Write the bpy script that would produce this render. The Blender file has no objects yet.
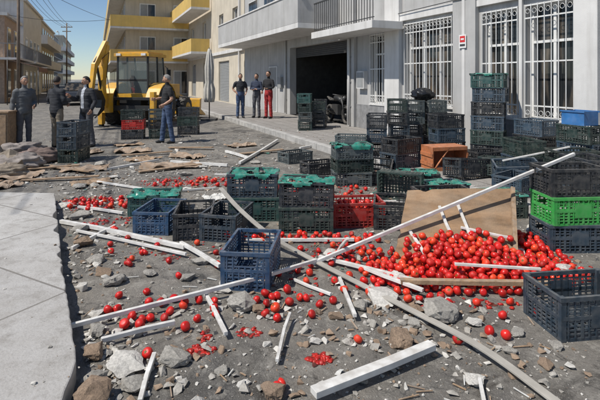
import bpy, math, random
import numpy as np
from mathutils import Vector, Matrix, noise, Euler
random.seed(7); np.random.seed(7)
R=random.uniform
scene=bpy.context.scene
COL=scene.collection

# ------------------------------------------------------------ materials
def new_mat(name):
    m=bpy.data.materials.new(name); m.use_nodes=True
    nt=m.node_tree; b=nt.nodes['Principled BSDF']
    return m,nt,b
def mat(name,col,rough=.7,var=.25,scale=5,bump=.15,bscale=60,metal=0,dust=0,dustcol=(.34,.31,.27),objrand=0,spec=.5,dist=.01,streak=0,streakcol=(.2,.18,.15),vscale=None):
    m,nt,b=new_mat(name); N=nt.nodes; L=nt.links
    tc=N.new('ShaderNodeTexCoord')
    src=tc.outputs['Object']
    if vscale:
        mp=N.new('ShaderNodeMapping'); mp.inputs['Scale'].default_value=vscale; L.new(src,mp.inputs[0]); src=mp.outputs[0]
    n1=N.new('ShaderNodeTexNoise'); n1.inputs['Scale'].default_value=scale; n1.inputs['Detail'].default_value=7; n1.inputs['Roughness'].default_value=.62
    L.new(src,n1.inputs['Vector'])
    rp=N.new('ShaderNodeMapRange'); rp.inputs[1].default_value=.3; rp.inputs[2].default_value=.7
    L.new(n1.outputs['Fac'],rp.inputs[0])
    mx=N.new('ShaderNodeMixRGB'); L.new(rp.outputs[0],mx.inputs[0])
    mx.inputs[1].default_value=(*[c*(1-var) for c in col],1); mx.inputs[2].default_value=(*[min(1,c*(1+var)) for c in col],1)
    out=mx.outputs[0]
    if streak:
        mp=N.new('ShaderNodeMapping'); mp.inputs['Scale'].default_value=(4.5,4.5,.35); L.new(tc.outputs['Object'],mp.inputs[0])
        ns=N.new('ShaderNodeTexNoise'); ns.inputs['Scale'].default_value=1; ns.inputs['Detail'].default_value=8; ns.inputs['Roughness'].default_value=.7; L.new(mp.outputs[0],ns.inputs['Vector'])
        ms=N.new('ShaderNodeMapRange'); ms.inputs[1].default_value=.46; ms.inputs[2].default_value=.72; ms.inputs[4].default_value=streak; L.new(ns.outputs['Fac'],ms.inputs[0])
        xs=N.new('ShaderNodeMixRGB'); L.new(ms.outputs[0],xs.inputs[0]); L.new(out,xs.inputs[1]); xs.inputs[2].default_value=(*streakcol,1); out=xs.outputs[0]
    if objrand:
        oi=N.new('ShaderNodeObjectInfo'); mr=N.new('ShaderNodeMapRange'); mr.inputs[3].default_value=1-objrand; mr.inputs[4].default_value=1+objrand
        L.new(oi.outputs['Random'],mr.inputs[0])
        hs=N.new('ShaderNodeHueSaturation'); L.new(mr.outputs[0],hs.inputs['Value']); L.new(out,hs.inputs['Color']); out=hs.outputs[0]
    if dust:
        ge=N.new('ShaderNodeNewGeometry'); sp=N.new('ShaderNodeSeparateXYZ'); L.new(ge.outputs['Normal'],sp.inputs[0])
        n3=N.new('ShaderNodeTexNoise'); n3.inputs['Scale'].default_value=scale*2.3; n3.inputs['Detail'].default_value=6
        L.new(tc.outputs['Object'],n3.inputs['Vector'])
        m1=N.new('ShaderNodeMapRange'); m1.inputs[1].default_value=-.3; m1.inputs[2].default_value=1; m1.inputs[3].default_value=.25
        L.new(sp.outputs['Z'],m1.inputs[0])
        m2=N.new('ShaderNodeMapRange'); m2.inputs[1].default_value=.35; m2.inputs[2].default_value=.65
        L.new(n3.outputs['Fac'],m2.inputs[0])
        mm=N.new('ShaderNodeMath'); mm.operation='MULTIPLY'; L.new(m1.outputs[0],mm.inputs[0]); L.new(m2.outputs[0],mm.inputs[1])
        mm2=N.new('ShaderNodeMath'); mm2.operation='MULTIPLY'; L.new(mm.outputs[0],mm2.inputs[0]); mm2.inputs[1].default_value=dust
        dx=N.new('ShaderNodeMixRGB'); L.new(mm2.outputs[0],dx.inputs[0]); L.new(out,dx.inputs[1]); dx.inputs[2].default_value=(*dustcol,1); out=dx.outputs[0]
    L.new(out,b.inputs['Base Color'])
    b.inputs['Roughness'].default_value=rough; b.inputs['Metallic'].default_value=metal
    b.inputs['Specular IOR Level'].default_value=spec
    if bump:
        n2=N.new('ShaderNodeTexNoise'); n2.inputs['Scale'].default_value=bscale; n2.inputs['Detail'].default_value=6
        L.new(tc.outputs['Object'],n2.inputs['Vector'])
        bp=N.new('ShaderNodeBump'); bp.inputs['Strength'].default_value=bump; bp.inputs['Distance'].default_value=dist
        L.new(n2.outputs['Fac'],bp.inputs['Height']); L.new(bp.outputs[0],b.inputs['Normal'])
    return m

def ground_mat():
    m,nt,b=new_mat('street_asphalt'); N=nt.nodes; L=nt.links
    tc=N.new('ShaderNodeTexCoord')
    def noi(s,d=8,r=.65,dis=0):
        n=N.new('ShaderNodeTexNoise'); n.inputs['Scale'].default_value=s; n.inputs['Detail'].default_value=d; n.inputs['Roughness'].default_value=r; n.inputs['Distortion'].default_value=dis
        L.new(tc.outputs['Object'],n.inputs['Vector']); return n.outputs['Fac']
    def rng(x,a,c,lo=0,hi=1):
        q=N.new('ShaderNodeMapRange'); q.inputs[1].default_value=a; q.inputs[2].default_value=c; q.inputs[3].default_value=lo; q.inputs[4].default_value=hi
        L.new(x,q.inputs[0]); return q.outputs[0]
    def mix(f,a,c):
        q=N.new('ShaderNodeMixRGB'); L.new(f,q.inputs[0])
        for i,x in ((1,a),(2,c)):
            if isinstance(x,tuple): q.inputs[i].default_value=(*x,1)
            else: L.new(x,q.inputs[i])
        return q.outputs[0]
    c=mix(rng(noi(60,4),.35,.65),(.05,.048,.045),(.12,.114,.105))
    c=mix(rng(noi(1.3,10,.72,.4),.36,.60,.15,1),c,(.215,.197,.170))     # dust film
    c=mix(rng(noi(6,8,.78),.52,.66,0,.8),c,(.36,.34,.30))      # plaster powder
    c=mix(rng(noi(.9,9,.7,1.2),.55,.63,0,.8),c,(.055,.05,.043))   # stains
    c=mix(rng(noi(3.1,8,.72,.8),.57,.65,0,.8),c,(.042,.035,.029))
    c=mix(rng(noi(130,3,.6),.60,.66,0,.7),c,(.40,.38,.34))   # grit
    vo=N.new('ShaderNodeTexVoronoi'); vo.feature='DISTANCE_TO_EDGE'; vo.inputs['Scale'].default_value=.8
    dn=N.new('ShaderNodeTexNoise'); dn.inputs['Scale'].default_value=3; dn.inputs['Detail'].default_value=8; L.new(tc.outputs['Object'],dn.inputs['Vector'])
    va=N.new('ShaderNodeVectorMath'); va.operation='ADD'; L.new(tc.outputs['Object'],va.inputs[0]); L.new(dn.outputs['Color'],va.inputs[1]); L.new(va.outputs[0],vo.inputs['Vector'])
    c=mix(rng(vo.outputs['Distance'],0,.008,.6,0),c,(.03,.03,.03))
    L.new(c,b.inputs['Base Color'])
    L.new(rng(noi(2,6),.3,.7,.6,.98),b.inputs['Roughness'])
    bp=N.new('ShaderNodeBump'); bp.inputs['Strength'].default_value=.85; bp.inputs['Distance'].default_value=.016
    L.new(noi(45,8,.7),bp.inputs['Height'])
    bp2=N.new('ShaderNodeBump'); bp2.inputs['Strength'].default_value=.65; bp2.inputs['Distance'].default_value=.055
    L.new(noi(5,8,.7),bp2.inputs['Height']); L.new(bp.outputs[0],bp2.inputs['Normal'])
    L.new(bp2.outputs[0],b.inputs['Normal'])
    return m
def tile_mat(name,c1,c2,mortar,sx,sy,rot=0,ms=.012,dirt=.6,dcol=(.2,.185,.165)):
    m,nt,b=new_mat(name); N=nt.nodes; L=nt.links
    tc=N.new('ShaderNodeTexCoord'); mp=N.new('ShaderNodeMapping'); mp.inputs['Rotation'].default_value=(0,0,rot)
    L.new(tc.outputs['Object'],mp.inputs[0])
    br=N.new('ShaderNodeTexBrick'); br.offset=0; br.inputs['Scale'].default_value=1
    br.inputs['Brick Width'].default_value=sx; br.inputs['Row Height'].default_value=sy; br.inputs['Mortar Size'].default_value=ms
    br.inputs['Color1'].default_value=(*c1,1); br.inputs['Color2'].default_value=(*c2,1); br.inputs['Mortar'].default_value=(*mortar,1)
    L.new(mp.outputs[0],br.inputs['Vector'])
    out=br.outputs['Color']
    for sc,a,c_,hi,col in ((1.6,.4,.70,dirt,dcol),(7,.50,.68,dirt,tuple(x*.8 for x in dcol)),(70,.52,.68,.45,tuple(x*.7 for x in dcol))):
        n=N.new('ShaderNodeTexNoise'); n.inputs['Scale'].default_value=sc; n.inputs['Detail'].default_value=10; n.inputs['Roughness'].default_value=.72
        L.new(tc.outputs['Object'],n.inputs['Vector'])
        mr=N.new('ShaderNodeMapRange'); mr.inputs[1].default_value=a; mr.inputs[2].default_value=c_; mr.inputs[4].default_value=hi; L.new(n.outputs['Fac'],mr.inputs[0])
        mx=N.new('ShaderNodeMixRGB'); L.new(mr.outputs[0],mx.inputs[0]); L.new(out,mx.inputs[1]); mx.inputs[2].default_value=(*col,1); out=mx.outputs[0]
    L.new(out,b.inputs['Base Color']); b.inputs['Roughness'].default_value=.85
    n2=N.new('ShaderNodeTexNoise'); n2.inputs['Scale'].default_value=70; n2.inputs['Detail'].default_value=8; L.new(tc.outputs['Object'],n2.inputs['Vector'])
    bp=N.new('ShaderNodeBump'); bp.inputs['Strength'].default_value=.5; bp.inputs['Distance'].default_value=.007; L.new(n2.outputs['Fac'],bp.inputs['Height'])
    bp2=N.new('ShaderNodeBump'); bp2.invert=True; bp2.inputs['Strength'].default_value=.7; bp2.inputs['Distance'].default_value=.008; L.new(br.outputs['Fac'],bp2.inputs['Height']); L.new(bp.outputs[0],bp2.inputs['Normal'])
    L.new(bp2.outputs[0],b.inputs['Normal'])
    return m
def tomato_mat():
    m,nt,b=new_mat('tomato_skin'); N=nt.nodes; L=nt.links
    at=N.new('ShaderNodeAttribute'); at.attribute_name='rnd'
    cr=N.new('ShaderNodeValToRGB'); e=cr.color_ramp.elements
    e[0].position=0; e[0].color=(.36,.008,.006,1); e[1].position=1; e[1].color=(.72,.065,.018,1)
    k=e.new(.65); k.color=(.62,.014,.010,1)
    L.new(at.outputs['Fac'],cr.inputs[0])
    tc=N.new('ShaderNodeTexCoord'); n=N.new('ShaderNodeTexNoise'); n.inputs['Scale'].default_value=22; n.inputs['Detail'].default_value=7
    L.new(tc.outputs['Object'],n.inputs['Vector']); mr=N.new('ShaderNodeMapRange'); mr.inputs[1].default_value=.55; mr.inputs[2].default_value=.75; mr.inputs[4].default_value=.5
    L.new(n.outputs['Fac'],mr.inputs[0]); mx=N.new('ShaderNodeMixRGB'); L.new(mr.outputs[0],mx.inputs[0]); L.new(cr.outputs[0],mx.inputs[1]); mx.inputs[2].default_value=(.34,.10,.06,1)
    L.new(mx.outputs[0],b.inputs['Base Color'])
    m2=N.new('ShaderNodeMapRange'); m2.inputs[1].default_value=.4; m2.inputs[2].default_value=.65; m2.inputs[3].default_value=.28; m2.inputs[4].default_value=.65; L.new(n.outputs['Fac'],m2.inputs[0]); L.new(m2.outputs[0],b.inputs['Roughness'])
    return m

M={}
M['ground']=ground_mat()
M['plaza']=mat('dusty_earth',(.22,.21,.19),.9,.3,1.5,.4,30)
M['slab']=tile_mat('pale_concrete_paving',(.46,.45,.43),(.39,.38,.365),(.17,.16,.145),1.6,1.1,math.radians(29),.009,.65,(.25,.23,.205))
M['pave']=tile_mat('pavement_tiles',(.32,.30,.28),(.27,.255,.235),(.13,.12,.11),.4,.4)
M['kerb']=mat('kerb_concrete',(.36,.35,.33),.9,.3,4,.4,50)
M['tomato']=tomato_mat()
M['pulp']=mat('tomato_pulp',(.38,.02,.012),.35,.6,25,.5,60,dist=.01)
M['calyx']=mat('calyx_green',(.05,.14,.02),.6)
M['conc']=mat('broken_concrete',(.34,.32,.285),.92,.35,9,.6,45,dist=.015)
M['conc2']=mat('broken_plaster',(.50,.48,.44),.92,.3,9,.5,45,dist=.01)
M['brickc']=mat('broken_brick_dirt',(.25,.18,.125),.95,.4,12,.6,45)
M['white']=mat('white_painted_metal',(.70,.69,.66),.45,.15,6,.1,50,dust=.6)
M['offw']=mat('beige_trim_strip',(.36,.34,.30),.45,.25,4,.1,50,dust=.4)
M['wood']=mat('raw_wood',(.29,.19,.11),.8,.4,14,.3,60,dust=.4)
M['film']=mat('green_plastic_film',(.012,.19,.14),.3,.5,8,.3,40,dust=.25)
M['paper']=mat('white_paper',(.6,.6,.57),.8,.2,8,.1,dust=.5)
M['cardb']=mat('cardboard',(.30,.21,.14),.9,.3,6,.2,dust=.5)
M['ply']=mat('weathered_plywood',(.25,.155,.085),.8,.5,2.6,.35,70,dust=.35,dustcol=(.34,.28,.21),vscale=(1,4,1))
crate_cols={'dg':(.018,.038,.034),'bk':(.017,.021,.027),'sl':(.032,.055,.080),'bl':(.022,.062,.13),'rd':(.50,.02,.015),'gr':(.03,.27,.05),'tl':(.022,.075,.07),'gy':(.075,.095,.10)}
for k,c in crate_cols.items():
    M['c_'+k]=mat('crate_plastic_'+k,c,.42,.2,8,.1,60,dust=.34,objrand=.35)

# ------------------------------------------------------------ mesh builder
class MB:
    def __init__(s): s.v=[]; s.f=[]; s.m=[]; s.sm=[]
    def add(s,vs,fs,mi=0,smooth=False):
        o=len(s.v); s.v.extend([tuple(x) for x in vs]); s.f.extend([tuple(i+o for i in f) for f in fs]); s.m.extend([mi]*len(fs)); s.sm.extend([smooth]*len(fs))
    def box(s,x0,x1,y0,y1,z0,z1,mi=0,T=None):
        vs=[Vector((x,y,z)) for z in (z0,z1) for y in (y0,y1) for x in (x0,x1)]
        if T is not None: vs=[T@v for v in vs]
        s.add(vs,[(0,2,3,1),(4,5,7,6),(0,1,5,4),(2,6,7,3),(0,4,6,2),(1,3,7,5)],mi)
    def beam(s,p0,p1,w,h,mi=0,up=(0,0,1)):
        p0=Vector(p0);p1=Vector(p1); d=(p1-p0); L=d.length; d.normalize()
        u=Vector(up)
        if abs(d.dot(u))>.97: u=Vector((0,1,0))
        sx=d.cross(u).normalized(); uz=sx.cross(d)
        T=Matrix(((sx.x,d.x,uz.x,p0.x),(sx.y,d.y,uz.y,p0.y),(sx.z,d.z,uz.z,p0.z),(0,0,0,1)))
        s.box(-w/2,w/2,0,L,-h/2,h/2,mi,T)
    def tube(s,pts,rad,n=10,mi=0,smooth=True,cap=True,ell=None):
        pts=[Vector(p) for p in pts]; rings=[]; prev=None
        for i,p in enumerate(pts):
            a=pts[max(0,i-1)]; b=pts[min(len(pts)-1,i+1)]; d=(b-a).normalized()
            if prev is None:
                u=Vector((1,0,0)) if abs(d.x)<.9 else Vector((0,1,0)); u=(u-d*u.dot(d)).normalized()
            else: u=(prev-d*prev.dot(d)).normalized()
            prev=u; w=d.cross(u); r=rad[i] if hasattr(rad,'__len__') else rad
            ru,rw=(r if hasattr(r,'__len__') else (r,r))
            rings.append([p+u*math.cos(2*math.pi*k/n)*ru+w*math.sin(2*math.pi*k/n)*rw for k in range(n)])
        s.loft(rings,mi,smooth,cap)
    def loft(s,rings,mi=0,smooth=True,cap=True):
        n=len(rings[0]); vs=[v for r in rings for v in r]; fs=[]
        for i in range(len(rings)-1):
            for k in range(n):
                fs.append((i*n+k,i*n+(k+1)%n,(i+1)*n+(k+1)%n,(i+1)*n+k))
        if cap: fs.append(tuple(reversed(range(n)))); fs.append(tuple((len(rings)-1)*n+k for k in range(n)))
        s.add(vs,fs,mi,smooth)
    def cyl(s,p0,p1,r,n=16,mi=0,smooth=True): s.tube([p0,p1],[r,r],n,mi,smooth)
    def ball(s,c,r,mi=0,nu=12,nv=8,fn=None):
        vs=[];c=Vector(c); r=r if hasattr(r,'__len__') else (r,r,r)
        for j in range(nv+1):
            t=math.pi*j/nv
            for i in range(nu):
                a=2*math.pi*i/nu; p=Vector((math.sin(t)*math.cos(a),math.sin(t)*math.sin(a),math.cos(t)))
                if fn: p=fn(p)
                vs.append(c+Vector((p.x*r[0],p.y*r[1],p.z*r[2])))
        fs=[(j*nu+i,(j+1)*nu+i,(j+1)*nu+(i+1)%nu,j*nu+(i+1)%nu) for j in range(nv) for i in range(nu)]
        s.add(vs,fs,mi,True)
    def mesh(s,name,mats):
        me=bpy.data.meshes.new(name); me.from_pydata(s.v,[],s.f)
        for m in mats: me.materials.append(m)
        me.polygons.foreach_set('material_index',s.m); me.polygons.foreach_set('use_smooth',s.sm); me.update(); return me
    def obj(s,name,mats,parent=None,loc=(0,0,0),rot=(0,0,0),bevel=0):
        return place(s.mesh(name,mats),name,parent,loc,rot,bevel)
def place(me,name,parent=None,loc=(0,0,0),rot=(0,0,0),bevel=0):
    o=bpy.data.objects.new(name,me); COL.objects.link(o); o.location=loc; o.rotation_euler=rot
    if parent: o.parent=parent
    if bevel:
        b=o.modifiers.new('b','BEVEL'); b.width=bevel; b.segments=2; b.limit_method='ANGLE'
    return o
def empty(name,loc=(0,0,0),rz=0):
    o=bpy.data.objects.new(name,None); COL.objects.link(o); o.location=loc; o.rotation_euler=(0,0,rz); return o

# ------------------------------------------------------------ ground, road, pavements
ST=math.radians(113.4)      # street direction frame: local x along facades, local y out to the street
P0=(5.0,7.8,0)
g=MB(); g.add([(-700,-200,-.012),(700,-200,-.012),(700,1500,-.012),(-700,1500,-.012)],[(0,1,2,3)])
g.obj('ground',[M['plaza']])
g=MB(); g.add([(-30,2.6,0),(260,2.6,0),(260,34,0),(-30,34,0)],[(0,1,2,3)])
road=g.obj('road',[M['ground']],loc=P0,rot=(0,0,ST))
g=MB(); g.box(-20,20.5,-.05,2.7,-.05,.15); g.box(20.5,60,-.05,2.7,-.05,.148)
g.obj('pavement',[M['pave']],loc=P0,rot=(0,0,ST))
g=MB()
x=-20
while x<60:
    g.box(x,x+.985,2.7,2.86,-.05,.155+R(-.004,.004)); x+=1
g.obj('kerb',[M['kerb']],loc=P0,rot=(0,0,ST),bevel=.012)
g=MB()
edge=[(-1.15,.2),(-1.17,2.3),(-1.25,2.62),(-2.08,4.08),(-3.4,6.47),(-9.5,6.9)]
poly=[]
for a,b in zip(edge,edge[1:]):
    a=Vector(a);b=Vector(b); L=(b-a).length; k=max(1,int(L/.06)); nr=Vector((-(b-a).y,(b-a).x))/L
    for i in range(k):
        p=a.lerp(b,i/k); q=noise.noise(Vector((p.x*4,p.y*4,1))); q2=noise.noise(Vector((p.x*14,p.y*14,7)))
        d_=max(0,q-.15)*.14+max(0,q2)*.02; poly.append((p.x+nr.x*d_,p.y+nr.y*d_))
poly+=[edge[-1],(-9.5,.2)]
n=len(poly); g.add([(x,y,-.02) for x,y in poly]+[(x,y,.12) for x,y in poly],[tuple(range(n,2*n))]+[(i,(i+1)%n,n+(i+1)%n,n+i) for i in range(n)])
g.obj('raised_pavement',[M['slab']],bevel=.010)

# ------------------------------------------------------------ buildings
M['wallg']=mat('grey_facade_paint',(.42,.415,.405),.85,.14,1.2,.25,90,streak=.6,streakcol=(.23,.22,.20))
M['wallw']=mat('white_facade_paint',(.62,.61,.59),.8,.12,1.2,.25,90,streak=.5,streakcol=(.34,.32,.295))
M['wallc']=mat('cream_facade_paint',(.56,.50,.40),.85,.14,1,.2,90,streak=.5,streakcol=(.30,.26,.20))
M['clad']=mat('stone_plinth',(.25,.25,.25),.5,.3,6,.1,90,streak=.5,streakcol=(.12,.115,.11))
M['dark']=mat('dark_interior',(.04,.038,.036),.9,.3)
M['yel']=mat('yellow_facade_paint',(.60,.41,.12),.85,.12,1,.2,90,streak=.4,streakcol=(.34,.25,.12))
M['shut']=mat('grey_shutter',(.3,.31,.31),.5,.1,streak=.4)
M['wframe']=mat('white_window_frame',(.72,.72,.70),.4,.08,streak=.35,streakcol=(.4,.34,.28))
M['steel']=mat('dark_steel',(.08,.08,.08),.5,.2,metal=.5)
def glass_mat():
    m,nt,b=new_mat('window_glass'); b.inputs['Roughness'].default_value=.06
    N=nt.nodes;L=nt.links; tc=N.new('ShaderNodeTexCoord'); n=N.new('ShaderNodeTexNoise'); n.inputs['Scale'].default_value=1.3; n.inputs['Detail'].default_value=5
    mp=N.new('ShaderNodeMapping'); mp.inputs['Scale'].default_value=(3,3,.6); L.new(tc.outputs['Object'],mp.inputs[0])
    L.new(mp.outputs[0],n.inputs['Vector']); r=N.new('ShaderNodeMapRange'); r.inputs[1].default_value=.46; r.inputs[2].default_value=.66; L.new(n.outputs['Fac'],r.inputs[0])
    mx=N.new('ShaderNodeMixRGB'); L.new(r.outputs[0],mx.inputs[0]); mx.inputs[1].default_value=(.018,.02,.022,1); mx.inputs[2].default_value=(.16,.13,.10,1); L.new(mx.outputs[0],b.inputs['Base Color'])
    return m
M['glass']=glass_mat()
def wall(mb,s0,s1,z0,z1,ops,mi=0,t=.3,y=0):
    xs=sorted(set([s0,s1]+[o[0] for o in ops]+[o[1] for o in ops])); xs=[x for x in xs if s0<=x<=s1]
    for a,b in zip(xs,xs[1:]):
        c=(a+b)/2; zz=z0
        for o in sorted([o for o in ops if o[0]<c<o[1]],key=lambda o:o[2]):
            if o[2]>zz: mb.box(a,b,y-t,y,zz,o[2],mi)
            zz=o[3]
        if zz<z1: mb.box(a,b,y-t,y,zz,z1,mi)
def window(mb,o,mf=0,mg=1,y=0,mull=2,sill=True,trans=None):
    s0,s1,z0,z1=o; f=.05
    mb.box(s0,s1,y-.24,y-.22,z0,z1,mg)
    mb.box(s0,s0+f,y-.218,y-.15,z0,z1,mf); mb.box(s1-f,s1,y-.218,y-.15,z0,z1,mf)
    mb.box(s0+f,s1-f,y-.218,y-.15,z0,z0+f,mf); mb.box(s0+f,s1-f,y-.218,y-.15,z1-f,z1,mf)
    for k in range(1,mull):
        x=s0+(s1-s0)*k/mull; mb.box(x-.03,x+.03,y-.217,y-.145,z0+f,z1-f,mf)
    if trans: mb.box(s0+f,s1-f,y-.219,y-.14,trans-.025,trans+.025,mf)
    if sill: mb.box(s0-.05,s1+.05,y-.15,y+.05,z0-.04,z0+.002,2)
def grille(mb,o,y=.03,step=.11,mi=0,orn=True):
    s0,s1,z0,z1=o
    for z in (z0+.02,z0+(z1-z0)*.12,z0+(z1-z0)*.5,z1-(z1-z0)*.12,z1-.02): mb.box(s0,s1,y-.006,y+.006,z-.013,z+.013,mi)
    n=max(2,int((s1-s0)/step))
    for k in range(n+1):
        x=s0+(s1-s0)*k/n; mb.box(x-.007,x+.007,y+.007,y+.020,z0,z1,mi)
    if orn:
        for k in range(n):
            x=s0+(s1-s0)*(k+.5)/n
            for zc in (z0+(z1-z0)*.06,z1-(z1-z0)*.06):
                pts=[(x+math.cos(a)*step*.36,y+.014,zc+math.sin(a)*step*.36) for a in [i*math.pi/4 for i in range(9)]]
                mb.tube(pts,.0045,5,mi,cap=False)
    for x in (s0+.02,s1-.02):
        for z in (z0+.1,z1-.1): mb.box(x-.01,x+.01,-.1,y-.006,z-.01,z+.01,mi)

b1=empty('apartment_building',P0,ST)
ops=[(-4.6,-3.2,1.05,3.15),(-2.6,-.1,.95,3.15),(.42,1.45,.92,3.15),(1.62,2.56,.92,3.15),(3.5,5.35,1.03,3.2),(6.3,7.1,.95,3.05),(8.5,13.7,.15,3.05)]
w=MB(); wall(w,-12,20.5,.15,7.4,ops,0)
w.box(-12,20.5,-10,-.3,7.2,7.4,0); w.box(-12,-11.7,-10,-.3,0,7.2,0); w.box(20.2,20.5,-10,-.3,0,7.2,0); w.box(-12,20.5,-10.3,-10,0,7.4,0)
for a,b,mi in ((2.67,3.38,0),(5.5,6.2,1),(1.5,1.58,1),(-.05,.38,1),(7.95,8.4,0)):
    w.box(a,b,.003,.12 if b-a>.3 else .06,.15,7.35,mi)
w.box(2.98,3.07,.121,.135,.15,7.3,1)
for a,b in ((-12,-.06),(.385,1.495),(1.585,2.665),(3.385,5.495),(6.205,7.945)): w.box(a,b,.003,.03,.15,.9,2)
for a,b in ((-12,-.06),(.385,1.495),(1.585,2.665),(3.385,5.495)): w.box(a,b,.003,.09,3.28,3.48,1)
w.obj('walls',[M['wallg'],M['wallw'],M['clad']],b1,bevel=.006)
w=MB()
for o in ops[:6]: window(w,o,mull=2 if o[1]-o[0]<1.6 else 3,trans=o[2]+1.5)
w.obj('windows',[M['wframe'],M['glass'],M['wallw']],b1)
w=MB()
for o in ops[:6]: grille(w,o,step=.13)
w.obj('window_grilles',[M['wframe']],b1)
w=MB()
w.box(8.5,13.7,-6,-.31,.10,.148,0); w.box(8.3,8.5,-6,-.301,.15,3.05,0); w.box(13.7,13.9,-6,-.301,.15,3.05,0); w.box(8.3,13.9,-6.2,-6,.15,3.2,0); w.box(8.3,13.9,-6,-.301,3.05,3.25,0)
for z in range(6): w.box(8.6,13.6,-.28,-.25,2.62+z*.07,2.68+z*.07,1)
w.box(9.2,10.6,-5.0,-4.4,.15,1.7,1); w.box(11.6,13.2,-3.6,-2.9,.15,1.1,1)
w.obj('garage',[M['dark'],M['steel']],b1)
w=MB()
w.box(9.2,20.45,.002,1.55,3.42,3.6,0); w.box(9.2,20.45,1.43,1.552,3.6,4.6,1); w.box(9.2,9.32,.003,1.43,3.6,4.6,1); w.box(20.33,20.45,.003,1.43,3.6,4.6,1)
w.box(9.15,20.5,1.39,1.59,4.6,4.66,0)
w.box(5.3,9.1,.121,1.1,3.05,3.26,0)
w.obj('balconies',[M['wallw'],M['wallg']],b1,bevel=.008)
w=MB()
for k in range(26): x=5.4+k*.144; w.box(x-.008,x+.008,1.0,1.016,3.26,4.2,0)
w.box(5.35,9.05,.985,1.03,4.2,4.24,0); w.box(5.35,9.05,.99,1.025,3.34,3.36,0)
w.obj('balcony_railing',[M['steel']],b1)
w=MB()
for (a,b) in ((9.6,11.2),(12.4,14),(15.4,17),(18,19.6)):
    w.box(a,b,.004,.05,3.7,5.9,0); w.box(a+.06,(a+b)/2-.03,.05,.07,3.75,5.85,1); w.box((a+b)/2+.03,b-.06,.05,.07,3.75,5.85,1)
w.box(15.2,16.3,.004,.05,.16,2.3,0); w.box(15.28,16.22,.05,.06,.2,2.25,2)
w.obj('balcony_doors',[M['wframe'],M['glass'],M['shut']],b1)
w=MB()
w.tube([(8.18,.17,.2),(8.18,.17,3.0)],[.045,.045],12,0); w.tube([(14.1,.06,.2),(14.1,.06,3.4)],[.05,.05],12,0)
for z in (.8,1.6,2.4): w.box(8.11,8.25,.12,.16,z,z+.03,1); w.box(14.03,14.17,.002,.05,z,z+.03,1)
w.box(7.3,7.75,.003,.14,1.4,1.95,0); w.box(7.34,7.71,.14,.146,1.44,1.91,1); w.box(14.5,14.9,.003,.13,1.3,1.8,1)
w.tube([(-3,.10,3.52),(.4,.135,3.53),(2.6,.135,3.50),(3.4,.14,3.52),(5.5,.135,3.49)],.011,6,2); w.tube([(3.45,.012,3.26),(3.45,.012,1.9),(3.45,.04,.95),(3.45,.04,.2)],.009,6,2)
w.obj('pipes_and_cables',[M['wallw'],M['shut'],M['steel']],b1)
sg=empty('wall_sign',Matrix.Translation(P0)@Matrix.Rotation(ST,4,'Z')@Vector((3.02,.145,2.55)),ST)
w=MB(); w.box(-.11,.11,0,.01,-.15,.15,0); w.box(-.08,.08,.0102,.013,-.02,.12,1); w.box(-.05,.05,.0132,.015,.03,.07,0); w.box(-.08,.08,.0102,.013,-.11,-.06,2)
w.obj('panel',[M['wframe'],mat('sign_red',(.6,.03,.03),.5),M['steel']],sg)

b2=empty('cream_house',P0,ST)
ops=[(22,23.2,4.2,6.1),(25.5,26.7,4.2,6.1),(30,32,.2,3.0),(24,26.8,.2,2.9),(35,37,.2,3.0),(31,32.3,4.2,6.2),(36,37.4,4.2,6.2)]
w=MB(); wall(w,20.6,40,.15,10,ops,0); w.box(20.6,40,-9,-.3,9.8,10,0); w.box(20.6,20.9,-9,-.301,0,9.8,0); w.box(39.7,40,-9,-.301,0,9.8,0); w.box(20.6,40,-9.3,-9,0,10,0)
w.box(20.6,40,.003,.14,3.35,3.55,1); w.box(21.3,21.45,.003,.13,.15,9.7,1); w.box(28.2,28.5,.003,.13,.15,3.35,1)
w.obj('walls',[M['wallc'],M['wallw']],b2)
w=MB()
for o in ops: 
    window(w,o,sill=o[2]>1)
    if o[2]<1:
        for k in range(26):
            z=o[2]+.03+k*.1
            if z+.1<o[3]: w.box(o[0],o[1],-.14,-.10,z,z+.085,3)
    else: w.box(o[0],o[0]+.42,-.14,-.10,o[2]+.01,o[3],3)
w.obj('windows_and_shutters',[M['wframe'],M['glass'],M['wallw'],M['shut']],b2)
w=MB()
for z in (3.55,6.8): w.box(29,39.8,.15,1.5,z,z+.16,0); w.box(29,39.8,1.4,1.5,z+.16,z+1.1,1); w.box(29,29.1,.15,1.4,z+.16,z+1.1,1)
w.obj('balconies',[M['wallw'],M['yel']],b2)

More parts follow.
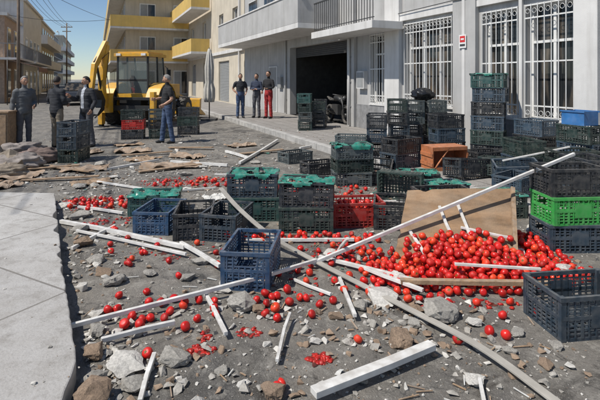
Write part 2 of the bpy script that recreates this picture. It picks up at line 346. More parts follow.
def block(name,loc,Lx,W,H,wm,bm,fl=3.0,balc=True,z0=3.3,near=True,rz=ST):
    e=empty(name,loc,rz); w=MB(); w.box(0,Lx,-W,0,0,H,0); w.box(-.2,Lx+.2,-W-.2,.2,H+.001,H+.25,1)
    w.obj('walls',[wm,M['wallw']],e)
    w=MB(); q=MB()
    nfl=int((H-z0)/fl)+1
    for f in range(-1,nfl):
        zb=z0+f*fl if f>=0 else .2
        if f>=0 and zb+2.4>H: break
        k=0; x=1.2
        while x<Lx-1.6:
            hh=2.3 if f>=0 else 2.7
            w.box(x,x+1.4,.003,.05,zb+.1,zb+hh,0); w.box(x+.08,x+.67,.051,.07,zb+.16,zb+hh-.08,1+(k%3==0)); w.box(x+.73,x+1.32,.051,.07,zb+.16,zb+hh-.08,1)
            x+=3.1;k+=1
        if near:
            y=-1.2
            while y>-W+1.6:
                w.box(-.05,-.003,y-1.4,y,zb+.1,zb+2.3,0); w.box(-.07,-.051,y-1.32,y-.73,zb+.16,zb+2.2,1); w.box(-.07,-.051,y-.67,y-.08,zb+.16,zb+2.2,2); y-=3
        if f>=0 and balc:
            q.box(-1.3 if near else .3,Lx-.3,.003,1.3,zb-.16,zb,0)
            q.box(-1.3 if near else .3,Lx-.3,1.2,1.303,zb,zb+1.0,1)
            if near:
                q.box(-1.3,-.003,-W+.5,.002,zb-.16,zb,0); q.box(-1.303,-1.2,-W+.5,1.2,zb,zb+1.0,1); q.box(-1.2,-.003,-W+.5,-W+.6,zb,zb+1.0,1)
    w.obj('windows',[M['wframe'],M['glass'],M['shut']],e)
    if balc: q.obj('balconies',[M['wallw'],bm],e)
    return e
block('yellow_apartment_building',(-15.7,42,0),60,5.9,13.2,M['wallc'],M['yel'])
M['pink']=mat('brick_pink_paint',(.42,.30,.22),.85,streak=.4)
M['rail']=mat('grey_railing',(.25,.25,.25),.6)
def lblock(name,corner,Lx,W,H,wm,bm,rails=False,**k):
    e=empty(name,(corner[0],corner[1],0),ST); w=MB(); w.box(0,Lx,0,W,0,H,0); w.box(-.2,Lx+.2,-.2,W+.2,H+.001,H+.22,1)
    w.box(Lx*.4,Lx*.4+2.4,W*.3,W*.3+2.4,H+.25,H+2.5,0); w.box(1,2.2,1,1.1,H+.25,H+1.1,1); w.cyl((1,1.4,H+1.2),(2.2,1.4,H+1.2),.22,12,1)
    w.obj('walls',[wm,M['wallw']],e); w=MB(); q=MB(); z=3.2; zs=[.2]
    while z+2.4<H: zs.append(z); z+=3
    for i,zb in enumerate(zs):
        x=1
        while x<Lx-1.5: w.box(x,x+1.3,-.05,-.003,zb+.1,zb+2.3,0); w.box(x+.08,x+1.22,-.07,-.051,zb+.16,zb+2.2,1); x+=3
        y=1
        while y<W-1.5: w.box(-.05,-.003,y,y+1.3,zb+.1,zb+2.3,0); w.box(-.07,-.051,y+.08,y+1.22,zb+.16,zb+2.2,2 if int(y)%2 else 1); y+=2.8
        if i:
            q.box(-1.1,Lx-.3,-1.1,-.003,zb-.15,zb,0); q.box(-1.1,-.003,.0,W-.4,zb-.15,zb,0)
            if rails:
                q.box(-1.1,Lx-.3,-1.1,-1.06,zb+.95,zb+1,2); q.box(-1.1,-1.06,-1.05,W-.4,zb+.95,zb+1,2)
                x=-1.05
                while x<Lx-.4: q.box(x,x+.025,-1.09,-1.07,zb,zb+.95,2); x+=.22
                y=-1.0
                while y<W-.5: q.box(-1.09,-1.07,y,y+.025,zb,zb+.95,2); y+=.22
            else: q.box(-1.1,Lx-.3,-1.1,-1.03,zb,zb+.95,1); q.box(-1.1,-1.03,-1.03,W-.4,zb,zb+.95,1)
    w.obj('windows',[M['wframe'],M['glass'],M['shut']],e); q.obj('balconies',[M['wallw'],bm,M['rail']],e)
    return e
lblock('brown_shop_house',(-20.9,33),7,9,6.2,M['pink'],M['wallc'],rails=True)
lblock('white_apartment_building',(-24.3,41),14,10,8.6,M['wallw'],M['wallg'],rails=True)
lblock('beige_apartment_building',(-32.5,58),22,10,9.2,M['wallc'],M['wallw'])
lblock('grey_apartment_building',(-46,84),30,10,11,M['wallg'],M['wallw'],rails=True)
lblock('cream_apartment_building',(-62,122),40,12,13,M['wallc'],M['wallw'])
block('white_house',(-50,150,0),50,14,17,M['wallw'],M['wallc'])
block('distant_tower_block',(-85,230,0),30,26,21,M['wallc'],M['wallw'])
aw=empty('shop_awning',(-19.2,30.6,0),ST); w=MB()
w.add([(0,0,3.0),(6,0,3.0),(6,-1.8,2.5),(0,-1.8,2.5),(0,-1.8,2.2),(6,-1.8,2.2)],[(0,1,2,3),(3,2,5,4)],0)
for x in (.05,5.95): w.cyl((x,-1.78,0),(x,-1.78,2.5),.03,8,1); w.cyl((x,0,0),(x,0,3),.03,8,1)
w.obj('canopy',[mat('awning_brown',(.2,.1,.06),.8),M['steel']],aw)

def pole(x,y,h):
    w=MB(); w.tube([(0,0,0),(0,0,h)],[.11,.075],10,0); w.box(-.8,.8,-.05,.05,h-.6,h-.5,0); w.box(-.6,.6,-.05,.05,h-1.2,h-1.1,0)
    for k in (-.7,-.3,.3,.7): w.cyl((k,0,h-.5),(k,0,h-.38),.04,8,1)
    return w.obj('utility_pole',[mat('pole_wood',(.16,.12,.09),.9),M['wframe']],loc=(x,y,0))
pole(-17.8,29.5,9.0); pole(-33,66,9.6)
w=MB()
def wire(a,b,sag):
    a=Vector(a);b=Vector(b); w.tube([a.lerp(b,t/14)-Vector((0,0,sag*4*(t/14)*(1-t/14))) for t in range(15)],.016,5,0)
for k in (-.7,-.3,.3,.7): wire((-17.8+k,29.5,8.6),(-33+k,66,9.2),.6); wire((-17.8+k,29.5,8.6),(-9+k,2,9.6),.4)
wire((-17.8,29.5,7.8),(-15.6,43,9),.3); wire((-17.8,29.5,7.8),(-7,25.2,7.2),.5); wire((-21,33,6.3),(-15.6,43,7.5),.5); wire((-17.8,29.5,8.2),(-16.5,47,7),.5)
w.obj('overhead_wires',[M['steel']])

# ------------------------------------------------------------ plastic crates
crate_cache={}
def crate_mesh(col,h):
    if (col,h) in crate_cache: return crate_cache[(col,h)]
    w=MB(); W=.6;D=.4
    for sx in (-1,1):
        for sy in (-1,1):
            x=sx*(W/2-.018);y=sy*(D/2-.018); w.box(x-.018,x+.018,y-.018,y+.018,.004,h-.001)
    def rim(z0,z1,o,t):
        w.box(-W/2-o,W/2+o,-D/2-o,-D/2+t,z0,z1); w.box(-W/2-o,W/2+o,D/2-t,D/2+o,z0,z1)
        w.box(-W/2-o,-W/2+t,-D/2+t,D/2-t,z0,z1); w.box(W/2-t,W/2+o,-D/2+t,D/2-t,z0,z1)
    rim(h-.028,h,.006,.016); rim(0,.022,-.004,.018); rim(h*.52-.012,h*.52+.012,.001,.010)
    nz=max(4,int(h/.032)); 
    for k in range(1,nz):
        z=.02+(h-.05)*k/nz
        for sy in (-1,1):
            y=sy*(D/2-.006)
            w.box(-W/2+.03,W/2-.03,y-.003,y+.003,z-.0055,z+.0055)
        for sx in (-1,1):
            x=sx*(W/2-.006)
            if z>h*.66:
                w.box(x-.003,x+.003,-D/2+.03,-.065,z-.0055,z+.0055); w.box(x-.003,x+.003,.065,D/2-.03,z-.0055,z+.0055)
            else: w.box(x-.003,x+.003,-D/2+.03,D/2-.03,z-.0055,z+.0055)
    for k in range(1,12):
        x=-W/2+W*k/12; ww=.010 if k%3==0 else .005
        for sy in (-1,1):
            y=sy*(D/2-.005); w.box(x-ww,x+ww,y-.005,y+.0052,.02,h-.027)
    for k in range(1,8):
        y=-D/2+D*k/8; top=h-.027 if k in (1,2,6,7) else h*.62
        for sx in (-1,1):
            x=sx*(W/2-.005); w.box(x-.005,x+.0052,y-.006,y+.006,.02,top)
    for sy in (-1,1):
        y=sy*(D/2-.004); w.box(-.085,.085,y-.006,y+.007,h*.28,h*.76)
    for k in range(13): x=-W/2+.03+k*(W-.06)/12; w.box(x-.012,x+.012,-D/2+.018,D/2-.018,.006,.012)
    for k in range(9): y=-D/2+.03+k*(D-.06)/8; w.box(-W/2+.018,W/2-.018,y-.008,y+.008,.0125,.017)
    me=w.mesh('plastic_crate',[M['c_'+col]]); crate_cache[(col,h)]=me; return me
def liner(parent,h,seed,m='film'):
    w=MB(); nx,ny=44,34; vs=[]; ok=[]
    for j in range(ny+1):
        for i in range(nx+1):
            x=(i/nx-.5)*.80; y=(j/ny-.5)*.60
            nn=noise.noise(Vector((x*8+seed*3.1,y*8,seed)))+.5*noise.noise(Vector((x*22,y*22+seed,3)))+.25*noise.noise(Vector((x*50,y*50+seed,3)))
            ex=max(0,abs(x)-.312); ey=max(0,abs(y)-.212); e=ex+ey
            lim=.02+.06*max(0,.4+1.1*noise.noise(Vector((x*5+seed*7,y*5,9))))
            ok.append(e<lim)
            if e>0: z=h+.008-e+.006*nn; x=math.copysign(min(abs(x),.312+.008+.008*abs(nn)),x); y=math.copysign(min(abs(y),.212+.008+.008*abs(nn)),y)
            else:
                t=min(1,(min(.312-abs(x),.212-abs(y)))/.05); z=h+.008-.03*t+.055*nn*t
            vs.append((x,y,z))
    fs=[]
    for j in range(ny):
        for i in range(nx):
            f=(j*(nx+1)+i,j*(nx+1)+i+1,(j+1)*(nx+1)+i+1,(j+1)*(nx+1)+i)
            if all(ok[k] for k in f) and noise.noise(Vector((i*.13+seed,j*.13,5)))<.18: fs.append(f)
    w.add(vs,fs,0,True); w.obj('liner',[M[m]],parent)
def crates(x,y,z,rot,cols,h=.28,ln=None,jit=5,tilt=None):
    zz=z; o=None; k=.025 if len(cols)>1 else 0
    for c in cols:
        o=place(crate_mesh(c,h),'plastic_crate',None,(x+R(-k,k),y+R(-k,k),zz),(0,0,math.radians(rot+R(-jit,jit))))
        if tilt: o.rotation_euler=(math.radians(tilt[0]),math.radians(tilt[1]),math.radians(rot))
        zz+=h-.004
    if ln: liner(o,h,ln)
    return o
PV=.15
crates(-.41,4.03,0,84,['bl'],.31,jit=0)
crates(-.57,5.78,0,4,['tl','sl'],ln=2); crates(.07,5.33,0,-4,['dg','bk'],ln=3)
crates(.66,5.52,0,5,['rd'],jit=0); crates(1.08,5.52,0,83,['bk'],.28)
crates(-1.86,6.0,0,8,['tl'],.25,ln=4); crates(-1.60,5.37,0,86,['bl'],.25,jit=1); crates(-1.17,5.2,0,97,['bk'],.28,jit=1); crates(-.80,5.15,0,78,['sl'],.28,jit=1)
crates(.82,7.55,0,8,['gy','dg','gy'],.22,ln=5); crates(1.05,9.35,PV,-10,['dg','gy'],.22); crates(.35,8.4,0,30,['bk'],.22)
crates(1.62,9.7,PV,80,['bk','sl','bk']); crates(2.16,10.35,PV,85,['bk','sl','bk','dg'])
crates(2.62,10.85,PV,88,['sl','bk','gy','gy'],.27); crates(3.08,10.8,PV,92,['bk','dg','bk','gy'],.27)
crates(3.73,9.2,PV,-32,['bk','dg','sl','bk','sl','tl'],ln=6,jit=3); crates(3.02,9.6,PV,10,['bk','sl','bk'])
crates(4.20,8.32,PV,113,['dg','bk','sl']); crates(3.72,7.75,PV,100,['sl','dg']); 
crates(4.45,7.35,PV,113,['bk','sl','dg'])
crates(2.62,7.35,PV+.02,25,['bk'],tilt=(-6,5)); crates(3.2,6.9,PV+.05,-12,['sl'],tilt=(9,-4)); crates(3.85,6.6,PV,5,['bk','dg'],jit=6); crates(3.72,5.95,PV,96,['sl','bk'])
crates(3.12,7.5,PV+.02,60,['dg'],tilt=(0,6)); crates(2.95,6.35,PV+.01,40,['sl'],.25)
crates(2.45,5.85,0,12,['dg'],ln=7); crates(2.73,4.76,0,5,['sl','gr','bk'],.275,jit=4)
crates(1.95,3.24,0,8,['sl'],.29,jit=0)
crates(1.62,5.22,0,8,['bk','bk'],.235,jit=1)
crates(-4.70,9.7,0,88,['dg','sl','sl']); 
crates(-4.75,13.3,0,5,['bk','rd','dg']); crates(-4.05,13.5,0,15,['dg','bk','gy']); crates(-3.45,14.4,0,0,['bk','dg','bk'])
crates(.15,14.3,PV,88,['dg','gy','dg','tl']); crates(.62,14.9,PV,85,['bk','bk','dg']); crates(.75,16.6,PV,88,['bk','sl','bk'])
crates(1.32,7.8,.03,75,['bk'],.28,tilt=(4,-7)); crates(1.84,7.28,0,-8,['bk'],.26,ln=8); crates(1.8,8.3,PV,30,['sl','bk'],.26)
crates(3.3,8.3,PV,20,['bk']); crates(1.45,6.6,.21,-25,['dg'],.24,tilt=(90,0)); crates(2.0,6.55,.0,18,['sl'],.25,ln=9)
crates(-.1,9.6,0,40,['gy'],.22)

e=empty('wooden_fruit_box',(2.5,8.1,PV),math.radians(14)); w=MB(); t=.015
w.box(-.33,.33,-.2,.2,0,t); w.box(-.33,.33,-.2,.2,.40-t,.40); w.box(-.33,-.33+t,-.2,.2,t,.40-t); w.box(.33-t,.33,-.2,.2,t,.40-t); w.box(-.315,.315,.2-t,.199,t,.385)
for zz in (.1,.26): w.box(-.345,-.331,-.2,.2,zz-.03,zz+.03); w.box(.331,.345,-.2,.2,zz-.03,zz+.03)
w.beam((-.31,-.195,.02),(-.02,-.195,.38),.03,.012); w.box(-.31,.31,-.21,-.201,.0,.06); w.box(-.31,.31,-.21,-.201,.34,.40)
w.obj('slats',[mat('orange_wood',(.42,.14,.05),.7,.35,10,dust=.3)],e)

# ------------------------------------------------------------ leaning plywood panel
e=empty('plywood_panel',(0,0,0)); w=MB()
A=Vector((.84,4.22,.03)); B=Vector((1.98,4.30,.03)); C=Vector((2.24,4.93,.54)); D_=Vector((1.12,4.86,.54))
nrm=(B-A).cross(D_-A).normalized()*.02
nx,ny=40,30
def pp(u,v):
    p=A.lerp(B,u).lerp(D_.lerp(C,u),v)+Vector((0,0,.012*math.sin(u*3.1)))
    q=noise.noise(Vector((u*9,v*9,4)))
    if v>.97: p-=(D_-A).normalized()*max(0,q)*.07
    if u<.02: p+=(B-A).normalized()*max(0,q)*.06
    return p
vs=[pp(i/nx,j/ny) for j in range(ny+1) for i in range(nx+1)]; k=len(vs); vs+= [v-nrm for v in vs]
fs=[]
for j in range(ny):
    for i in range(nx):
        a=j*(nx+1)+i; fs.append((a,a+1,a+nx+2,a+nx+1)); fs.append((k+a,k+a+nx+1,k+a+nx+2,k+a+1))
for i in range(nx): fs.append((i,k+i,k+i+1,i+1)); a=ny*(nx+1)+i; fs.append((a,a+1,k+a+1,k+a))
for j in range(ny): a=j*(nx+1); fs.append((a,a+nx+1,k+a+nx+1,k+a)); a+=nx; fs.append((a,k+a,k+a+nx+1,a+nx+1))
w.add(vs,fs,0); w.obj('sheet',[M['ply']],e)
w=MB(); nn=nrm.normalized()*.020
w.beam(B+nn,C+nn,.04,.03,0,up=nrm)
w.obj('battens',[M['wood']],e)
def zboard(x,y): return .035+(y-4.25)*.80

# ------------------------------------------------------------ sticks & strips
def stick(name,pts,w_,h_,m):
    mb=MB(); P=[Vector(p) for p in pts]
    if len(P)==2:
        L=(P[1]-P[0]).length; d=(P[1]-P[0]).normalized(); s=d.cross(Vector((0,0,1))).normalized(); b=R(-.022,.022)*L; k0=R(.3,.7)
        P=[P[0].lerp(P[1],t)+s*b*(t/k0 if t<k0 else (1-t)/(1-k0)) for t in (0,k0*.5,k0,k0+(1-k0)*.5,1)]
    ring=[]
    for i,p in enumerate(P):
        d=(P[min(i+1,len(P)-1)]-P[max(i-1,0)]).normalized(); s=d.cross(Vector((0,0,1))).normalized(); u=s.cross(d)
        ring.append([p+s*w_/2+u*h_/2,p-s*w_/2+u*h_/2,p-s*w_/2-u*h_/2,p+s*w_/2-u*h_/2])
    mb.loft(ring,0,False)
    return mb.obj(name,[m],bevel=.002)
def cr(P,n=8):
    P=[Vector(p) for p in P]; P=[P[0]*2-P[1]]+P+[P[-1]*2-P[-2]]; out=[]
    for i in range(1,len(P)-2):
        for k in range(n):
            t=k/n; a,b,c,d=P[i-1:i+3]
            out.append(.5*((2*b)+(c-a)*t+(2*a-5*b+4*c-d)*t*t+(3*b-a-3*c+d)*t**3))
    out.append(P[-2]); return out
stick('metal_strip',cr([(-.95,5.6,.39),(-.66,5.02,.31),(-.30,4.62,.16),(.05,4.33,.06),(.73,3.42,.05),(1.10,2.86,.06),(1.34,2.38,.03),(1.55,1.9,.02)]),.052,.014,M['offw'])
W='white_metal_tube'; wm=M['white']
stick(W,[(-1.53,3.12,.05),(-.3,3.78,.10),(.15,4.2,.07)],.028,.028,wm)
stick(W,[(.10,4.18,.045),(2.95,5.02,.895)],.030,.030,wm)
for a,b,s,z in [((-2.80,5.46),(-1.14,4.62),.04,.03),((-2.45,5.12),(-1.08,4.42),.025,.05),((-1.2,4.7),(-.70,4.08),.032,.07),((-.73,3.6),(-.48,3.03),.025,.06),
  ((-1.26,2.96),(-.85,3.17),.028,.06),((-.83,2.42),(-.88,2.82),.025,.03),((-.135,2.76),(-.07,3.28),.02,.05),((.33,3.9),(.385,3.26),.025,.05),
  ((-.56,4.84),(.56,4.83),.03,.03),((.18,4.36),(1.02,3.74),.03,.05),((-1.19,9.2),(-.6,12.6),.05,.04),((-1.7,10.7),(-1.1,9.8),.05,.04),((-2.6,9.4),(-1.4,9.0),.05,.03),
  ((-2.25,4.6),(-2.1,5.3),.03,.03),((.75,6.3),(1.9,6.3),.04,.03),((-.4,6.7),(.5,6.95),.03,.03),((-3.3,7.6),(-2.4,7.1),.03,.03),((.0,11.2),(.9,12.4),.05,.03),
  ((-.05,3.9),(.24,3.62),.02,.03),((-2.9,6.1),(-2.2,5.8),.03,.03),((.9,2.2),(1.0,2.6),.02,.02),((-1.5,8.2),(-.4,8.0),.03,.02),((-2.1,6.9),(-1.3,7.2),.025,.02),((.1,7.7),(.25,8.9),.03,.02),((-3.6,8.6),(-2.9,9.6),.04,.02)]:
    stick(W,[(a[0],a[1],z*.5+s*.5),(b[0],b[1],z*.5+s*.5+R(0,.02))],s,s,wm)
stick('white_metal_beam',[(.07,2.44,.06),(.81,2.86,.07)],.065,.035,wm)
for a,b in [((1.40,4.69),(1.45,4.36)),((1.59,4.71),(1.61,4.42)),((1.05,4.47),(1.14,4.20)),((1.25,4.28),(1.55,4.24)),((1.55,4.50),(2.0,4.40))]:
    stick(W,[(a[0],a[1],zboard(*a)+.035),(b[0],b[1],max(zboard(*b),.05)+.045)],.026,.02,wm)
stick('wooden_batten',[(.80,3.72,.09),(1.98,3.66,.10)],.05,.035,M['wood'])
stick(W,[(.55,3.95,.10),(.95,3.60,.07)],.03,.025,wm); stick(W,[(1.28,3.86,.17),(1.95,3.78,.16)],.025,.02,wm)
stick(W,[(2.95,6.8,PV+.36),(3.9,6.75,PV+.57)],.03,.02,wm)
stick(W,[(.36,4.55,.0),(.42,4.1,.30)],.024,.024,wm)

# ------------------------------------------------------------ rubble
import bmesh
def hull(seed,n=15,flat=.65):
    rs=random.Random(seed); bm=bmesh.new()
    for i in range(n):
        v=Vector((rs.gauss(0,1),rs.gauss(0,1),rs.gauss(0,1))).normalized()*rs.uniform(.7,1.0); bm.verts.new((v.x,v.y*.8,v.z*flat))
    r=bmesh.ops.convex_hull(bm,input=bm.verts); 
    bmesh.ops.delete(bm,geom=[x for x in r['geom_interior'] if isinstance(x,bmesh.types.BMVert)],context='VERTS')
    bm.verts.index_update(); vs=[v.co.copy() for v in bm.verts]; fs=[tuple(v.index for v in f.verts) for f in bm.faces]; bm.free(); return vs,fs
T_=[hull(i,random.choice([8,10,13]),random.choice([.35,.5,.7])) for i in range(16)]
def chunk(x,y,s,m,seed,flat=.6,rz=0,z=0,name='concrete_chunk'):
    bm=bmesh.new(); vs,fs=hull(seed,18,flat)
    bv=[bm.verts.new(v) for v in vs]; [bm.faces.new([bv[i] for i in f]) for f in fs]
    bmesh.ops.triangulate(bm,faces=bm.faces[:])
    bmesh.ops.subdivide_edges(bm,edges=bm.edges[:],cuts=4,use_grid_fill=True)
    for v in bm.verts:
        q=noise.fractal(v.co*2.2+Vector((seed,0,0)),1.0,2.0,5)+.35*noise.fractal(v.co*9+Vector((seed,0,0)),1.0,2.0,3); v.co*=1+.16*q
    mn=min(v.co.z for v in bm.verts)
    for v in bm.verts: v.co.z-=mn*.86
    me=bpy.data.meshes.new(name); bm.to_mesh(me); bm.free(); me.materials.append(M[m])
    o=place(me,name,None,(x,y,z),(0,0,rz)); o.scale=(s/2,)*3; return o
for i,(x,y,s,m,fl) in enumerate([(.99,3.30,.32,'conc',.55),(.64,2.98,.25,'brickc',.6),(-.76,2.80,.24,'conc',.5),(-1.02,2.74,.32,'conc2',.35),(-.15,2.50,.2,'brickc',.55),(-1.08,2.45,.28,'brickc',.5),
  (.62,3.62,.42,'conc2',.22),(-.43,3.48,.34,'conc',.3),(-1.55,3.88,.24,'conc',.5),(.80,3.92,.2,'conc2',.5),(-1.9,4.35,.24,'conc',.4),(-2.2,4.75,.22,'brickc',.5),(-1.75,3.75,.15,'conc2',.5),
  (-1.35,3.1,.17,'conc',.5),(.1,3.0,.1,'conc2',.5),(1.45,3.1,.12,'conc',.5),(.98,2.62,.18,'conc2',.3),(-.25,4.35,.18,'conc',.5),(.3,4.5,.2,'conc2',.4),(2.3,4.1,.26,'conc2',.4),(2.55,5.1,.3,'conc2',.4),
  (-2.7,5.7,.34,'conc',.4),(-3.1,6.2,.34,'conc2',.3),(-.9,4.3,.24,'conc',.3),(.25,3.3,.13,'brickc',.5),(1.3,2.9,.12,'conc',.4),(-.55,2.45,.12,'conc2',.5),(-1.25,2.85,.2,'brickc',.5),(-.92,2.55,.2,'conc',.4),
  (-3.4,7.3,.34,'conc',.3),(-2.3,6.6,.26,'conc2',.4),(2.1,4.5,.22,'conc2',.4),(-3.9,9.2,.4,'conc',.3),(-1.9,8.9,.3,'conc2',.3),(.5,7.0,.24,'conc',.4),(-.3,7.6,.26,'conc2',.3),
  (-1.15,2.6,.16,'conc',.6),(-1.7,4.05,.2,'brickc',.45),(-1.3,4.05,.17,'conc',.4),(-2.45,5.2,.22,'conc',.4),(-.62,3.72,.17,'conc2',.4),(-.3,3.42,.14,'brickc',.5),(.82,3.4,.18,'brickc',.4),(1.2,3.22,.16,'conc2',.35),(.78,3.2,.14,'conc',.5),(.45,3.45,.2,'conc',.35),
  (-.95,3.95,.15,'conc',.5),(-1.45,3.35,.16,'conc2',.35),(1.45,2.75,.13,'brickc',.5),(1.62,2.95,.12,'conc',.5),(.35,2.62,.1,'conc',.5),(-.45,2.7,.12,'conc',.4),(-2.0,5.0,.16,'conc2',.4),(-1.0,6.7,.25,'conc',.4),(-2.0,8.2,.26,'conc',.4),(-.9,9.4,.3,'conc',.3),(-3.2,8.0,.28,'conc2',.3),(1.1,8.8,.25,'conc',.35),(-1.9,3.98,.1,'conc',.5)]):
    chunk(x,y,s,m,100+i,fl,R(0,6))
rub=MB()
def scatter(n,cx,cy,sx,sy,s0,s1,mis,pw=2.2):
    for _ in range(n):
        x=random.gauss(cx,sx) if sx<3 else R(cx-sx,cx+sx); y=random.gauss(cy,sy) if sy<3 else R(cy-sy,cy+sy)
        if y<1.8: continue
        s=s0+(s1-s0)*random.random()**pw
        zb=0
        if x<-1.0 and y<7.2 and x< -1.12-(max(y-2.5,0))*.558: 
            if random.random()<.90: continue
            s*=.5; zb=.12
        if x>5.43-.4325*y: zb=.15
        vs,fs=random.choice(T_); Rm=Euler((R(0,.5),R(0,.5),R(0,6.28))).to_matrix()
        rub.add([Rm@(v*s)+Vector((x,y,zb+s*.25)) for v in vs],fs,random.choice(mis))
def band(n,yr,s0,s1,mis,pw=2.5):
    for _ in range(n):
        y=yr[0]+(yr[1]-yr[0])*random.random()**1.3; x=R(-.62,.62)*y
        scatter(1,x,y,.001,.001,s0,s1,mis,pw)
band(3400,(2.2,7),.003,.016,[0,0,1,2]); band(480,(2.3,7),.012,.048,[0,1,0,2]); band(2800,(6,15),.007,.03,[0,1,2]); band(480,(6,14),.02,.09,[0,0,1,2])
for (cx,cy,sx,sy,n) in [(-1.35,3.0,.14,.3,220),(-2.0,4.3,.25,.35,220),(-2.8,5.9,.3,.4,200),(.75,3.45,.25,.2,160),(-.4,3.4,.25,.2,110),(.6,3.0,.3,.2,110),(-4,8.2,1,.7,300),(-.9,2.7,.25,.2,180),(2.3,4.2,.2,.3,80),(-2.5,9.5,.8,.6,180),(1.6,6.2,.5,.3,60),(-5.3,8.8,.8,.5,220),(-3.0,7.2,.6,.4,180),(1.2,2.9,.3,.2,90)]:
    scatter(n,cx,cy,sx,sy,.006,.05,[0,1,2,0],2)
rub.obj('rubble',[M['conc'],M['conc2'],M['brickc']])
lit=MB()
for _ in range(120):
    y=R(2.6,13); x=R(-.5,.5)*y; 
    if x>5.3-.4325*y or x< -1.3-(y-2.5)*.56: continue
    s=R(.012,.035)*(1 if y<6 else 2); a=R(0,6.28); c,sn=math.cos(a),math.sin(a); z=R(.006,.012)
    pts=[(-1,-.6*R(.3,1.2),0),(0,-.7*R(.5,1.3),R(0,.5)),(1,-.5*R(.2,1),0),(1*R(.5,1.2),.6,R(0,.4)),(0,.5*R(.4,1.3),R(.1,.6)),(-1*R(.6,1.2),.6,R(0,.5))]
    lit.add([(x+(p[0]*c-p[1]*sn)*s,y+(p[0]*sn+p[1]*c)*s,z+p[2]*s*.7) for p in pts],[(0,1,4,5),(1,2,3,4)],random.choice([0,0,1,1,1,2]))
for _ in range(300):
    y=R(2.3,9); x=R(-.5,.55)*y
    if x>5.3-.4325*y or x< -1.3-(y-2.5)*.56: continue
    a=R(0,3.14); l=R(.03,.13); lit.beam((x,y,.008),(x+math.cos(a)*l,y+math.sin(a)*l,.012),R(.003,.010),.005,random.choice([1,3,0]))
lit.obj('litter',[M['paper'],M['cardb'],M['film'],M['wood']])

# ------------------------------------------------------------ tomatoes
tom_v=[];tom_f=[];tom_r=[];cal=MB()
NU,NV=12,8
def tomato(x,y,z,r,rv=None):
    base=len(tom_v); Rm=Euler((R(-1.2,1.2),R(-1.2,1.2),R(0,6.28))).to_matrix() ; q=random.random() if rv is None else rv
    lob=random.choice([4,5,6]); sq=R(.76,.95); ph=R(0,6); am=R(.02,.07); dent=Vector((R(-1,1),R(-1,1),R(-1,1))).normalized(); dd=R(.65,1.1)
    for j in range(NV+1):
        t=math.pi*j/NV
        for i in range(NU):
            a=2*math.pi*i/NU; rr=1+am*math.cos(lob*a+ph)*math.sin(t)
            dz=math.cos(t); 
            if dz>.75: dz-= (dz-.75)*.9
            p=Vector((math.sin(t)*math.cos(a)*rr,math.sin(t)*math.sin(a)*rr,dz*sq))
            k=p.dot(dent)
            if k>dd: p-=dent*(k-dd)*.9
            p=Rm@(p*r); tom_v.append((x+p.x,y+p.y,z+p.z))
    for j in range(NV):
        for i in range(NU):
            tom_f.append((base+j*NU+i,base+(j+1)*NU+i,base+(j+1)*NU+(i+1)%NU,base+j*NU+(i+1)%NU)); tom_r.append(q)
    if random.random()<.3:
        top=Vector((0,0,.74*sq*r))
        for k in range(5):
            a=k*1.2566; d=Vector((math.cos(a),math.sin(a),0)); s=Vector((-d.y,d.x,0))
            cal.add([Rm@(top+s*r*.08+Vector((0,0,.002)))+Vector((x,y,z)),Rm@(top-s*r*.08+Vector((0,0,.002)))+Vector((x,y,z)),Rm@(top+d*r*.5+Vector((0,0,.10*r)))+Vector((x,y,z))],[(0,1,2)],0)
def layer(n,inside,z,mind=.066,zf=None):
    pts=[]; tries=0
    while len(pts)<n and tries<n*60:
        tries+=1; p=inside()
        if p is None: continue
        if all((p[0]-q[0])**2+(p[1]-q[1])**2>mind*mind for q in pts): pts.append(p)
    for x,y in pts:
        r=R(.027,.037); zz=z+r
        if zf: zz=max(zz,zf(x,y)+r)
        tomato(x,y,zz,r)
def ell(cx,cy,rx,ry):
    def f():
        a=R(0,6.2832); q=math.sqrt(random.random())*R(.9,1.12); x=cx+rx*q*math.cos(a); y=cy+ry*q*math.sin(a)
        if -.62<x<-.2 and 3.72<y<4.36: return None
        return x,y
    return f
zb=lambda x,y: zboard(x,y)+.01 if (.86+(y-4.22)*.42<x<1.98+(y-4.25)*.4 and y<4.9) else 0
layer(330,ell(1.50,4.05,.88,.38),.0,zf=zb); layer(160,ell(1.50,4.10,.66,.30),.045,zf=lambda x,y:zb(x,y)+.02); layer(75,ell(1.48,4.14,.48,.22),.095,zf=lambda x,y:zb(x,y)+.045); layer(22,ell(1.42,4.18,.3,.12),.14)
layer(60,ell(2.30,4.62,.22,.42),0); layer(20,ell(2.30,4.7,.12,.25),.05)
layer(34,ell(.62,4.42,.32,.32),0); layer(12,ell(.45,4.85,.4,.16),0); layer(9,ell(.15,4.0,.4,.28),0,.09); layer(22,ell(.85,3.75,.4,.2),0)
for x,y in [(-.62,3.32),(-.70,3.25),(-.86,3.42),(-.93,3.37),(-.22,3.32),(-.16,3.27),(-.30,3.55),(-.1,3.48),(.02,3.6),(.17,3.45),(.27,3.52),(-.95,2.84),(.36,3.0),(-.13,2.56),(-1.39,3.63),(-1.33,3.4),(-1.22,3.66),
   (-1.02,3.3),(-1.12,3.25),(-.98,3.55),(.1,3.3),(-1.56,4.24),(-1.5,4.5),(-2.05,5.2),(1.25,3.12),(1.02,3.02),(1.36,3.02),(-.8,4.5),(-.2,3.6),(-1.85,4.95),(1.42,3.3),(-1.0,4.0),
   (1.7,3.35),(1.12,3.45),(1.3,3.5),(.36,3.68),(.46,3.8),(-.75,4.2),(-2.4,5.3),(1.55,3.5),(.2,4.55),(-.02,4.6)]:
    for _ in range(random.choice([1,1,1,2])):
        r=R(.028,.036); tomato(x+R(-.03,.03),y+R(-.03,.03),r*.9,r)
